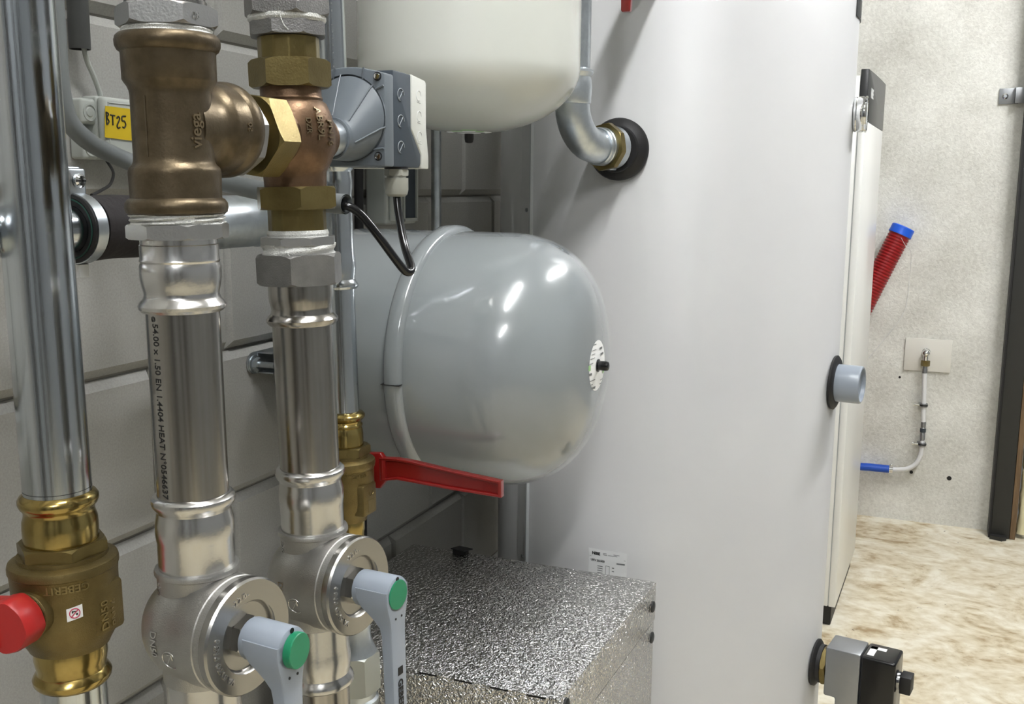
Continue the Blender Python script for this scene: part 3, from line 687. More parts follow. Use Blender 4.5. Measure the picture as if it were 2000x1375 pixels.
tag(MB().tube([(0.375, 0.911, H - 0.006), (0.380, 0.906, H - 0.030), (0.393, 0.894, H - 0.060), (0.4075, 0.879, H - 0.0774), (0.4105, 0.8715, H - 0.0823), (0.4082, 0.8645, H - 0.0805), (0.4031, 0.8538, H - 0.0679), (0.3933, 0.8423, H - 0.0480), (0.3824, 0.8353, H - 0.0314), (0.3747, 0.8300, H - 0.0230), (0.3659, 0.8262, H - 0.0193), (0.345, 0.8275, H - 0.0175)], 0.0040, 16, smooth=8)
    .build('actuator_cable', 'black_gloss'), 'black cable looping from the actuator into the conduit end', 'cable')

# ================================================================== CONDUITS AND JUNCTION BOX ON THE WALL
pts = [(0.058, 0.7990, H + 0.9), (0.058, 0.7990, H + 0.22), (0.058, 0.7994, H + 0.1463), (0.058, 0.8004, H + 0.0925), (0.058, 0.8085, H + 0.0611), (0.058, 0.8282, H + 0.0438), (0.058, 0.8522, H + 0.0333), (0.067, 0.885, H + 0.0205),
       (0.098, 0.892, H + 0.0140), (0.1598, 0.8722, H + 0.0076), (0.2299, 0.855, H - 0.0033), (0.2965, 0.840, H - 0.0124), (0.3425, 0.8295, H - 0.0169), (0.3683, 0.8264, H - 0.0184)]
tag(MB().tube(pts, 0.0094, 20, smooth=8, caps=False).tube(pts[-4:], 0.0080, 20, smooth=8, caps=False).build('conduit', 'conduit_grey'), 'thick grey conduit bending along the wall behind the bronze tee', 'conduit')
t = thing('conduit', 'short dark grey conduit ending above the junction box', 'conduit', (0.016, 0.872, H + 0.139))
MB().lathe([(0.0108, 0.0), (0.0110, 0.001), (0.0110, 0.9)], n=32, cap0=False).build('tube', 'conduit_dark', t)
MB().lathe([(0.0098, 0.02), (0.0098, 0.0005), (0.0109, 0.0)], n=32, cap0=False, cap1=False).build('inner_bore', 'ink', t)
tag(MB().tube([(0.016, 0.875, H + 0.175), (0.016, 0.877, H + 0.145), (0.016, 0.881, H + 0.128), (0.014, 0.892, H + 0.112), (0.012, 0.900, H + 0.099), (0.012, 0.902, H + 0.093)], 0.0028, 10).build('sensor_cable', 'box_plastic'), 'thin pale cable from the dark conduit into the junction box', 'cable')

def junction_box():
    t = thing('junction_box', 'pale grey junction box on the wall with a yellow handwritten label', 'junction box', (0.0, 0.884, H + 0.024))
    MB().box((0.0008, 0.0, 0.0), (0.022, 0.100, 0.068), bev=0.003, seg=3).build('base', 'box_plastic', t)
    lid = MB().box((0.0215, 0.0, 0.001), (0.0325, 0.098, 0.067), bev=0.0045, seg=3).build('lid', 'box_plastic', t)
    fr = MB()
    for lo, hi in (((0.0320, 0.006, 0.060), (0.0334, 0.092, 0.0618)), ((0.0320, 0.006, 0.006), (0.0334, 0.092, 0.0078)), ((0.0320, 0.006, 0.006), (0.0334, 0.0078, 0.0618)), ((0.0320, 0.0902, 0.006), (0.0334, 0.092, 0.0618))):
        fr.box(lo, hi, bev=0.0005, seg=1)
    fr.build('lid_rim', 'box_plastic', lid)
    for z in (0.0, 0.0375):
        tb = MB().box((0.0008, -0.0195, z), (0.020, 0.004, z + 0.027), bev=0.0035, seg=3).build('mounting_tab', 'box_plastic', t)
        MB().annulus(0.0075, 0.0094, AX((0.0198, -0.0075, z + 0.0125)), 28, 0.0010).lathe([(0.0055, 0), (0.0045, 0.0010)], AX((0.0198, -0.0075, z + 0.0125)), 20).build('screw_cap', 'box_plastic', tb)
    M = frame((0.0336, 0.0005, 0.0235), (1, 0, 0), (0, 1, 0)) @ Matrix.Rotation(D(1.5), 4, 'Z')
    lb = MB().prism([(-0.0025, 0.0), (0.046, -0.0035), (0.047, 0.0315), (0.0015, 0.0335)], 0, 0.0003, M).build('label_strip', 'yellow', t, label='yellow tape with black handwriting')
    wr = MB(); wd = 0.0009
    def stroke(pts): wr.tube([tuple(M @ Vector((x, y, 0.0004))) for x, y in pts], wd, 6)
    stroke([(0.0020, 0.0270), (0.0015, 0.0135)]); stroke([(0.0020, 0.0268), (0.0050, 0.0250), (0.0028, 0.0210), (0.0052, 0.0170), (0.0016, 0.0136)])
    stroke([(0.0075, 0.0240), (0.0145, 0.0235)]); stroke([(0.0110, 0.0238), (0.0105, 0.0130)])
    stroke([(0.0170, 0.0205), (0.0195, 0.0228), (0.0215, 0.0205), (0.0190, 0.0165), (0.0168, 0.0125), (0.0180, 0.0105), (0.0212, 0.0112)])
    stroke([(0.0310, 0.0235), (0.0255, 0.0230), (0.0250, 0.0185), (0.0285, 0.0180), (0.0300, 0.0140), (0.0275, 0.0110), (0.0248, 0.0118)])
    wr.build('handwriting', 'ink', lb)
junction_box()
tag(MB().tube([(0.018, 0.900, H + 0.0225), (0.045, 0.880, H + 0.010), (0.08, 0.838, H - 0.002), (0.105, 0.800, H - 0.008), (0.118, 0.772, H - 0.0130)], 0.0016, 8).build('sensor_cable', 'black_rubber'), 'thin black cable running from the junction box to the foam sleeve', 'cable')

# ================================================================== HORIZONTAL PIPE WITH CLAMP AND FOAM
ZH = H - 0.0425
t = thing('steel_pipe', 'galvanised pipe running along the wall behind the zinc pipe', 'pipe', (0.15, 0.30, ZH))
MB().lathe([(0.0212, 0.0), (0.0212, 0.549)], AY(), 48).build('tube', 'zinc_pipe', t)
t = thing('pipe_coupling', 'galvanised press elbow behind the bronze tee and brass nut', 'fitting', (0.15, 0.90, ZH))
mb = MB().lathe([(0.0222, -0.05), (0.0285, -0.047), (0.0290, -0.03), (0.0290, 0.085), (0.0300, 0.088), (0.0300, 0.093), (0.0270, 0.097), (0.0262, 0.102)], AY(), 56)
mb.tube([(0, 0.10, 0), (0, 0.118, 0), (0.012, 0.130, 0), (0.030, 0.1305, 0), (0.0625, 0.1305, 0)], 0.0215, 32)
mb.build('body', 'galvanised', t)
t = thing('foam_sleeve', 'black foam insulation sleeve on the wall pipe next to the clamp', 'insulation', (0.15, 0.7255, ZH))
rr = []; rnd = random.Random(2)
for k in range(10):
    y = 0.004 + k * 0.0095
    rr.append([((0.0300 + 0.0005 * math.sin(3 * a + k * .9) + (0.001 if k in (1, 4) else 0)) * math.cos(a), y, (0.0300 + 0.0005 * math.sin(3 * a + k * .9)) * math.sin(a)) for a in [2 * PI * i / 48 for i in range(48)]])
inn = [[(0.0216 * math.cos(a), rr[k][0][1], 0.0216 * math.sin(a)) for a in [2 * PI * i / 48 for i in range(48)]] for k in (9, 0)]
MB().rings(rr + inn + [rr[0]], None, False, False).build('sleeve', 'foam', t)
def pipe_clamp():
    t = thing('pipe_clamp', 'zinc pipe clamp with black and green rubber lining', 'clamp', (0.15, 0.719, ZH))
    MB().lathe([(0.0214, -0.008), (0.0285, -0.009), (0.0310, -0.0078), (0.0310, 0.0078), (0.0285, 0.009), (0.0214, 0.008)], AY(), 56, False, False).build('rubber_lining', 'black_rubber', t)
    MB().lathe([(0.0258, -0.0088), (0.0266, -0.0098), (0.0276, -0.0092)], AY(), 56, False, False).build('green_stripe', 'green_rubber', t)
    MB().lathe([(0.0308, -0.0060), (0.0322, -0.0060), (0.0322, 0.0060), (0.0308, 0.0060)], AY(), 56, False, False).build('steel_band', 'galvanised', t)
    for s in (-1,):
        MB().box((-0.004, -0.010, 0.0300), (-0.0015, 0.010, 0.0560), bev=0.002).box((0.0015, -0.010, 0.0300), (0.004, 0.010, 0.0540), bev=0.002).build('ear', 'galvanised', t)
        MB().box((-0.004, -0.010, -0.0400), (-0.0015, 0.010, -0.0300), bev=0.002).build('ear', 'galvanised', t)
    sc_ = MB().lathe([(0.0030, -0.010), (0.0030, 0.0045), (0.0062, 0.0050), (0.0062, 0.0080), (0.0045, 0.0098), (0.001, 0.0100)], AX((0, 0, 0.043)), 24).build('screw', 'chrome', t)
    MB().box((0.0096, -0.0040, 0.0422), (0.0104, 0.0040, 0.0438)).box((0.0096, -0.0008, 0.039), (0.0104, 0.0008, 0.047)).build('screw_slot', 'ink', sc_)
    MB().poly(0.0095, -0.0440, -0.0322, T(0, 0, 0), rot=0.3).build('bolt_head', 'paper_grey', t)
    MB().lathe([(0.004, 0.0), (0.004, 0.118)], frame((-0.0315, 0, 0), (-1, 0, 0)), 16).build('wall_rod', 'galvanised', t)
pipe_clamp()

# ================================================================== RUN 3 : zinc pipe with small brass valve
def run3():
    zb = 0.01
    t = rthing(RUN3, 'steel_pipe', 'zinc pipe with dotted print rising behind the brass union nuts', 'pipe', zb)
    MB().lathe([(0.0175, 0.0), (0.0175, ZC - H - zb - 0.005)], n=48).build('tube', 'zinc_pipe', t)
    mk = MB()
    for k in range(26):
        z = 0.06 + k * 0.0075; l = (0.0009, 0.0022, 0.0014)[k % 3]
        fm = cylmap(0.01755, D(-58 + 8), z, 'down'); mk.add([fm(0, 0, 0), fm(l, 0, 0), fm(l, 0.0012, 0), fm(0, 0.0012, 0)], [(0, 1, 2, 3)])
    mk.build('printed_dots', 'ink_grey', t)
    zb = -0.122
    t = rthing(RUN3, 'press_tee', 'bright zinc press tee behind the dark grey cast nut', 'fitting', zb)
    pr = [(0.0178, -0.121), (0.0205, -0.1202), (0.0222, -0.1175), (0.0218, -0.1150), (0.0198, -0.1120), (0.0185, -0.1095), (0.0190, -0.104), (0.0200, -0.097), (0.0198, -0.088), (0.0188, -0.078), (0.0186, -0.070), (0.0186, -0.012), (0.0196, -0.004), (0.0202, 0.003), (0.0192, 0.010), (0.0188, 0.014), (0.0215, 0.018), (0.0222, 0.0215), (0.0205, 0.0245), (0.0178, 0.025)]
    MB().lathe(L(pr, zb), n=56).build('body', 'zinc_pipe', t)
    MB().lathe([(0.0186, 0.0), (0.0186, 0.024), (0.0215, 0.027), (0.0215, 0.032)], frame((0, 0, -0.0425 - zb), (-1, 0, 0)), 40).build('branch', 'zinc_pipe', t)
    zb = -0.275
    t = rthing(RUN3, 'steel_pipe', 'zinc pipe between the press tee and the red lever valve', 'pipe', zb)
    MB().lathe(L([(0.0175, -0.275), (0.0175, -0.118)], zb), n=48).build('tube', 'zinc_pipe', t)
    zb = -0.425
    t = rthing(RUN3, 'ball_valve', 'small brass ball valve with a long red lever', 'valve', zb)
    MB().lathe(L([(0.0178, -0.2665), (0.0215, -0.2680), (0.0240, -0.2710), (0.0240, -0.2735), (0.0220, -0.2765), (0.0196, -0.2785), (0.0194, -0.2805), (0.0208, -0.2825), (0.0208, -0.2845), (0.0195, -0.2860), (0.0205, -0.2885), (0.0212, -0.294), (0.0212, -0.309)], zb), n=48).build('press_socket', 'brass_bright', t)
    MB().poly(0.0292, -0.3205 - zb, -0.3085 - zb, rot=D(-58 + 30)).build('hex_collar', 'brass', t)
    mb = MB().lathe(L([(0.0270, -0.3195), (0.0272, -0.3228), (0.0310, -0.3240), (0.0338, -0.3262), (0.0345, -0.3300), (0.0338, -0.3345), (0.0325, -0.3365), (0.0322, -0.375), (0.0310, -0.383), (0.0265, -0.3915), (0.0232, -0.3960), (0.0222, -0.4010), (0.0190, -0.4020)], zb), n=56)
    mb.box((0.018, -0.020, -0.390 - zb), (0.0345, 0.010, -0.352 - zb), bev=0.003)
    mb.lathe([(0.016, 0.02), (0.016, 0.036), (0.012, 0.038)], AY((0, 0, -0.352 - zb)), 32)
    mb.build('body', 'brass_cast', t)
    mb = MB().text('CIM FIG', 0.0055, cylmap(0.0332, D(-58 + 10), -0.3425 - zb, 'norm'), 0.01, 0.0006)
    mb.box((0.0340, -0.012, -0.386 - zb), (0.0350, 0.004, -0.371 - zb), bev=0.0003, seg=1)
    mb.tube([(0.0346, -0.003 + 0.005 * math.cos(a), -0.3615 - zb + 0.005 * math.sin(a)) for a in [PI + k * PI / 8 for k in range(9)]], 0.0006, 6, smooth=0)
    mb.build('cast_marks', 'brass_cast', t)
    MB().lathe(L([(0.0185, -0.4), (0.0192, -0.405), (0.0192, -0.414), (0.0182, -0.4185), (0.0182, -0.425)], zb), n=48).build('press_socket', 'brass_bright', t)
    MB().lathe([(0.0075, 0.034), (0.0075, 0.058)], AY((0, 0, -0.352 - zb)), 20).poly(0.010, 0.054, 0.061, AY((0, 0, -0.352 - zb))).build('stem', 'brass', t)
    # lever: ribbed channel seen from its hollow side, running to +X
    Y0, zc = 0.050, -0.352 - zb
    path = [(0.016, zc + 0.001), (0.040, zc + 0.0035), (0.062, zc + 0.0020), (0.112, zc - 0.0030), (0.180, zc - 0.0080)]
    hw = [0.0150, 0.0135, 0.0135, 0.0120, 0.0100]
    def lvl(dw, y, s0=0.0, s1=0.0):
        up = [(x, z + h_ - dw) for (x, z), h_ in zip(path, hw)]; dn = [(x, z - h_ + dw) for (x, z), h_ in zip(path, hw)]
        up[0] = (up[0][0] + s0, up[0][1]); dn[0] = (dn[0][0] + s0, dn[0][1]); up[-1] = (up[-1][0] - s1, up[-1][1]); dn[-1] = (dn[-1][0] - s1, dn[-1][1])
        return [(x, y, z) for x, z in dn + up[::-1]]
    mb = MB().rings([lvl(0.0035, Y0 + 0.004, 0.005, 0.005), lvl(0.0032, Y0, 0.0048, 0.0048), lvl(0.0025, Y0 - 0.0006, 0.004, 0.004), lvl(0.0006, Y0 - 0.0006, 0.0008, 0.0008), lvl(0.0, Y0, 0, 0), lvl(0.0, Y0 + 0.0085, 0, 0), lvl(0.0008, Y0 + 0.0098, 0.0008, 0.0008)], None, True, True)
    # hub plate standing behind the body
    mb.prism([(-0.014, -0.020), (0.018, -0.022), (0.024, -0.014), (0.024, 0.014), (0.016, 0.024), (-0.012, 0.024), (-0.020, 0.012), (-0.020, -0.010)], 0.050, 0.058, frame((0, 0, zc), (0, 1, 0), (1, 0, 0)), bev=0.0015)
    mb.build('lever', 'red', t, label='long red lever handle', angle=40)
    MB().rings([lvl(0.0037, Y0 + 0.0037, 0.0052, 0.0052), lvl(0.0037, Y0 + 0.0036, 0.0052, 0.0052)]).build('lever_recess', 'red', t)
    zb = -0.66
    t = rthing(RUN3, 'threaded_union', 'galvanised hexagon union half hidden behind the farther steel valve', 'fitting', zb)
    MB().lathe(L([(0.0178, -0.5), (0.020, -0.515), (0.021, -0.535), (0.0215, -0.555), (0.028, -0.572)], zb), n=40).build('neck', 'galvanised', t)
    MB().poly(0.0315, -0.6220 - zb, -0.5720 - zb, rot=D(-58 + 22)).build('nut', 'zinc_dull', t)
    MB().lathe(L([(0.0262, -0.622), (0.0255, -0.630), (0.0285, -0.633), (0.0288, -0.639), (0.0278, -0.642), (0.0278, -0.72)], zb), n=40).build('sleeve', 'galvanised', t)
    t = rthing(RUN3, 'steel_pipe', 'zinc pipe stub under the small brass valve', 'pipe', -0.52)
    MB().lathe([(0.0175, 0.0), (0.0175, 0.102)], n=40).build('tube', 'zinc_pipe', t)
    t = rthing(RUN3, 'steel_pipe', 'zinc pipe going to the floor below the hexagon union', 'pipe', -H + 0.002)
    MB().lathe([(0.0265, 0.0), (0.0265, H - 0.715)], n=32).build('tube', 'zinc_pipe', t)
run3()

# ================================================================== GREY EXPANSION VESSEL (axis across the wall)
def grey_vessel():
    t = thing('expansion_vessel', 'grey horizontal expansion vessel mounted on the block wall', 'vessel', (0, 1.26, H - 0.23))
    R, xr = 0.169, 0.27
    M = AX()
    pr = []
    for k in range(0, 11):                                                 # rear dome
        a = k / 10 * PI / 2; pr.append((R * math.sin(a) ** 0.85, 0.045 + 0.085 * (1 - math.cos(a))))
    pr += [(R, 0.18), (R, xr)]
    MB().lathe(pr, M, 96, True, False).build('rear_shell', 'vessel_grey', t, angle=60)
    pr = [(R, xr), (R, 0.345)]
    for k in range(1, 25):                                                 # front dome, flattened
        a = k / 24 * PI / 2; pr.append((R * max(0.0, math.cos(a)) ** 0.70, 0.345 + 0.1345 * math.sin(a) ** 0.82))
    MB().lathe(pr, M, 96, False, True).build('front_shell', 'vessel_grey', t, angle=60)
    b = MB().lathe([(R - 0.001, xr - 0.0125), (R + 0.0040, xr - 0.0115), (R + 0.0075, xr - 0.007), (R + 0.0082, xr), (R + 0.0075, xr + 0.007), (R + 0.0040, xr + 0.0115), (R - 0.001, xr + 0.0125)], M, 96, False, False).build('clamp_ring', 'vessel_grey', t, angle=60)
    a = D(180 + 4)
    MB().box((xr - 0.0128, -0.0012, -0.0004), (xr + 0.0128, 0.0090, 0.0004), T(0, 0, 0) @ Matrix.Rotation(a, 4, 'X') @ T(0, R, 0)).build('ring_joint', 'ink', b)
    # round label and valve cap on the front dome
    lab = MB().lathe([(0.0465, 0.4785), (0.0462, 0.4812), (0.032, 0.4836), (0.001, 0.4846)], AX((-0.0045, 0, 0)), 56).build('label_disc', 'paper', t, label='round white type label')
    mk = MB(); gr = MB(); rnd = random.Random(11)
    def row(mb, y, z, wl, h): mb.add([(0.4809 - (y * y + z * z) * 1.5, y, z), (0.4809 - ((y + wl) ** 2 + z * z) * 1.5, y + wl, z), (0.4809 - ((y + wl) ** 2 + (z + h) ** 2) * 1.5, y + wl, z + h), (0.4809 - (y * y + (z + h) ** 2) * 1.5, y, z + h)], [(0, 1, 2, 3)])
    for z, y, wl, h in ((0.0285, -0.018, 0.014, 0.0025), (0.022, -0.024, 0.02, 0.0015), (0.017, -0.026, 0.016, 0.0015), (0.012, -0.03, 0.02, 0.0015), (0.006, -0.032, 0.014, 0.0015), (-0.009, -0.034, 0.012, 0.006), (-0.017, -0.032, 0.026, 0.002), (-0.022, -0.03, 0.014, 0.0015), (-0.029, -0.022, 0.018, 0.006), (0.020, 0.006, 0.016, 0.005), (0.012, 0.010, 0.018, 0.005), (-0.022, 0.012, 0.014, 0.002), (-0.027, 0.010, 0.012, 0.002)):
        row(mk, y, z, wl * 0.8, h * 0.55)
    mk.build('printed_rows', 'ink_grey', lab)
    row(gr, -0.036, -0.002, 0.007, 0.007); row(gr, 0.022, -0.014, 0.008, 0.006); gr.build('printed_green', 'ink_green', lab)
    cp = MB().lathe([(0.0085, 0.4840), (0.0085, 0.4858), (0.0062, 0.4862), (0.0064, 0.496), (0.0058, 0.4985), (0.0035, 0.4995)], AX((-0.0045, 0, 0)), 20).build('valve_cap', 'black_gloss', t)
    # rear wall socket
    MB().lathe([(0.020, -0.0), (0.020, 0.05)], AX((0.0005, 0, 0)), 24).build('wall_stud', 'galvanised', t)
grey_vessel()
def wall_bracket():
    t = thing('wall_bracket', 'small steel bracket bolted to the wall left of the grey vessel', 'bracket', (0.0, 1.178, H - 0.2490))
    n = 9; out = [(0.10, -0.0155), (0.10, 0.0155)] + [(-0.002 - 0.0155 * math.sin(PI * k / n), 0.0155 * math.cos(PI * k / n)) for k in range(n + 1)]
    MB().prism(out, 0.0008, 0.0035, AX((0, 0, 0)), bev=0.0005).build('base_plate', 'galvanised', t)
    MB().box((0.003, 0.004, 0.0130), (0.030, 0.10, 0.0155), bev=0.0008).box((0.003, 0.004, -0.0155), (0.030, 0.10, -0.0130), bev=0.0008).box((0.003, 0.004, -0.0155), (0.0055, 0.10, 0.0155)).build('channel', 'galvanised', t)
    MB().lathe([(0.0125, 0.0035), (0.0125, 0.0058), (0.0115, 0.0062)], AX((0, -0.003, -0.001)), 32).build('washer', 'galvanised', t)
    MB().poly(0.0092, 0.006, 0.0135, AX((0, -0.003, -0.001)), rot=0.3).build('nut', 'galvanised', t)
    MB().lathe([(0.0044, 0.0135), (0.0044, 0.038), (0.0036, 0.0385), (0.0030, 0.0370)], AX((0, -0.003, -0.001)), 20).build('anchor_bolt', 'galvanised', t)
wall_bracket()

# ================================================================== WHITE EXPANSION VESSEL
def white_vessel():
    x, y = 0.2557, 1.3456
    t = thing('expansion_vessel', 'white upright expansion vessel hanging above the grey vessel', 'vessel', (x, y, H + 0.0725))
    R = 0.155
    pr = [(0.0, 0.0), (0.02, 0.0003)]
    for k in range(2, 25):
        a = k / 24 * PI / 2; pr.append((R * math.sin(a) ** 0.92, 0.088 * (1 - math.cos(a) ** 1.05)))
    pr += [(R, 0.11), (R, 0.36), (R * .98, 0.39), (R * .8, 0.43), (R * .3, 0.455), (0.0, 0.456)]
    MB().lathe(pr, None, 96).build('shell', 'vessel_white', t, angle=60)
    lb = MB().lathe([(0.050, 0.0052), (0.0505, 0.0046), (0.03, 0.0012), (0.003, -0.0008)], None, 40, False, False)
    lb = lb.build('label_disc', 'paper', t)
    mk = MB()
    for a0, r0, l in ((-80, 0.038, 0.5), (-50, 0.03, 0.4), (-110, 0.032, 0.5)):
        p = [(r * math.cos(D(a0) + q * l), r * math.sin(D(a0) + q * l), 0.0052 * (r / 0.05) ** 2 - 0.0012) for r, q in ((r0, 0), (r0, 1), (r0 + 0.006, 1), (r0 + 0.006, 0))]
        mk.add(p, [(0, 1, 2, 3)])
    mk.build('printed_rows', 'ink_green', lb)
    MB().lathe([(0.0065, 0.0005), (0.0065, -0.008), (0.0055, -0.0125), (0.003, -0.0135)], None, 20).build('valve_cap', 'black_rubber', t)
    # wall bracket and strap behind
    MB().box((-x + 0.0008, -0.03, 0.24), (-x + 0.006, 0.03, 0.34)).box((-x + 0.006, -0.015, 0.28), (-R + 0.01, 0.015, 0.30)).build('wall_strap', 'galvanised', t)
    MB().lathe([(0.014, 0.45), (0.014, 0.49), (0.0105, 0.492), (0.0105, ZC - H - 0.08)], None, 24).build('riser', 'galvanised', t)
white_vessel()

# thin riser and cable, socket outlet on the wall behind the vessels
t = thing('steel_pipe', 'slim steel pipe on the wall behind the two vessels', 'pipe', (0.055, 1.646, H - 0.2))
MB().lathe([(0.009, 0), (0.009, ZC - H + 0.19)], n=24).build('tube', 'galvanised', t)
tag(MB().tube([(0.012, 1.455, 0.02), (0.012, 1.45, 0.9), (0.012, 1.452, H - 0.05), (0.012, 1.455, H + 0.04)], 0.0075, 12, smooth=4).build('black_cable', 'black_rubber'), 'black cable running down the wall beside the grey wall socket', 'cable')
def wall_socket():
    t = thing('wall_socket', 'grey surface-mounted switch and socket on the wall behind the actuator', 'socket', (0.0, 1.492, H - 0.066))
    MB().box((0.0008, 0.0, 0.0), (0.040, 0.108, 0.150), bev=0.005, seg=3).build('housing', 'box_plastic', t)
    MB().box((0.0395, 0.008, 0.006), (0.0450, 0.050, 0.088), bev=0.003, seg=2).box((0.0395, 0.008, 0.090), (0.0450, 0.050, 0.145), bev=0.003, seg=2).build('rocker', 'box_plastic', t)
    fr = MB().box((0.0395, 0.053, 0.004), (0.0450, 0.058, 0.140), bev=0.001).box((0.0395, 0.100, 0.004), (0.0450, 0.105, 0.140), bev=0.001).box((0.0395, 0.053, 0.004), (0.0450, 0.105, 0.010), bev=0.001)
    fr.build('socket_frame', 'box_plastic', t)
    MB().box((0.0395, 0.058, 0.010), (0.0410, 0.100, 0.130)).build('socket_opening', 'dark_plastic', t)
    MB().lathe([(0.0025, 0), (0.0025, 0.003)], AX((0.0395, 0.09, 0.0068)), 10).build('screw', 'ink', t)
wall_socket()

# ================================================================== BUFFER TANK
TX, TY, TR = 0.396, 1.98, 0.33
def tank():
    t = thing('buffer_tank', 'tall white-grey cylindrical buffer tank', 'tank', (TX, TY, 0.0))
    MB().lathe([(TR - 0.03, 0.0), (TR - 0.03, 0.03), (TR, 0.032), (TR, 1.88), (TR - 0.02, 1.90), (0.02, 1.905)], None, 160).build('jacket', 'tank', t, angle=50)
    # zip trim: strip that stands a little proud, with a raised lip
    a0 = math.atan2(1.7228 - TY, 0.1893 - TX); a1 = math.atan2(1.7041 - TY, 0.215 - TX)
    def arc(aa, ab, r0, r1, z0, z1, n=6):
        o = [(r * math.cos(aa + (ab - aa) * i / n), r * math.sin(aa + (ab - aa) * i / n)) for i in range(n + 1) for r in (r1,)]
        q = [(r0 * math.cos(aa + (ab - aa) * i / n), r0 * math.sin(aa + (ab - aa) * i / n)) for i in range(n, -1, -1)]
        return MB().prism(o + q, z0, z1)
    arc(a0, a1, TR - 0.002, TR + 0.0022, 0.033, 1.87).build('seam_trim', 'tank', t)
    arc(a1 - 0.006, a1 + 0.006, TR - 0.002, TR + 0.0060, 0.033, 1.87, 2).build('trim_lip', 'tank_trim', t)
    am = (a0 * .45 + a1 * .55)
    for z in (H - 0.686, H - 0.042, 0.25, H + 0.42):
        MB().lathe([(0.0042, 0), (0.0036, 0.0018), (0.001, 0.0026)], frame(((TR + 0.0018) * math.cos(am), (TR + 0.0018) * math.sin(am), z), (math.cos(am), math.sin(am), 0)), 14).build('trim_screw', 'steel_grey', t)
    # type label
    def fmap(az, z): return cylmap(TR + 0.0006, az, z, 'norm')
    la = math.atan2(1.652 - TY, 0.385 - TX)
    f = fmap(la, 0)
    pts = [f(u, v, 0) for v in (0.700, 0.772) for u in (-0.0355, -0.018, 0, 0.018, 0.0355)]
    lb = MB().add(pts, [(i, i + 1, i + 6, i + 5) for i in range(4)]).build('type_label', 'paper_grey', t, label='small printed type label')
    tx = MB().text('NIBE', 0.0072, fmap(la - 0.0285 / TR, 0.7615), 0.05, 0.0002).text('UKV 20-500', 0.0052, fmap(la - 0.031 / TR, 0.7495), 0.03, 0.0002)
    tx.build('label_print', 'ink', lb)
    g = fmap(la, 0); mk = MB()
    def bar(u, v, wl, h): mk.add([g(u, v, 0.0002), g(u + wl, v, 0.0002), g(u + wl, v + h, 0.0002), g(u, v + h, 0.0002)], [(0, 1, 2, 3)])
    for u, v, wl, h in ((-0.008, 0.7655, 0.030, 0.0010), (-0.008, 0.763, 0.026, 0.0010), (-0.033, 0.7575, 0.066, 0.0006), (0.017, 0.7495, 0.015, 0.0026), (-0.018, 0.741, 0.010, 0.0012), (-0.018, 0.737, 0.010, 0.0012), (-0.018, 0.733, 0.010, 0.0012), (-0.018, 0.729, 0.010, 0.0012), (0.009, 0.741, 0.004, 0.0016), (0.009, 0.735, 0.004, 0.0016)): bar(u, v, wl, h)
    for u, v, wl, h in ((-0.003, 0.726, 0.0007, 0.018), (0.004, 0.726, 0.0007, 0.018), (-0.003, 0.726, 0.0077, 0.0007), (-0.003, 0.7435, 0.0077, 0.0007)): bar(u, v, wl, h)
    mk.build('label_rows', 'ink_grey', lb)
    # dark brand badge near the top, on the room side
    ba = math.atan2(1.945 - TY, 0.73 - TX)
    n = 8; o = [((TR + 0.0022) * math.cos(ba + (i / n - 0.1) * 0.30), (TR + 0.0022) * math.sin(ba + (i / n - 0.1) * 0.30)) for i in range(n + 1)]
    q = [((TR + 0.0004) * math.cos(ba + (i / n - 0.1) * 0.30), (TR + 0.0004) * math.sin(ba + (i / n - 0.1) * 0.30)) for i in range(n, -1, -1)]
    bd = MB().prism(o + q, H + 0.298, H + 0.40).build('brand_badge', 'dark_panel', t, label='dark brand badge')
    MB().text('NIBE', 0.026, cylmap(TR + 0.0024, ba + 0.03, H + 0.33, 'norm'), 0.03, 0.0002).build('badge_print', 'paper_grey', bd)
tank()

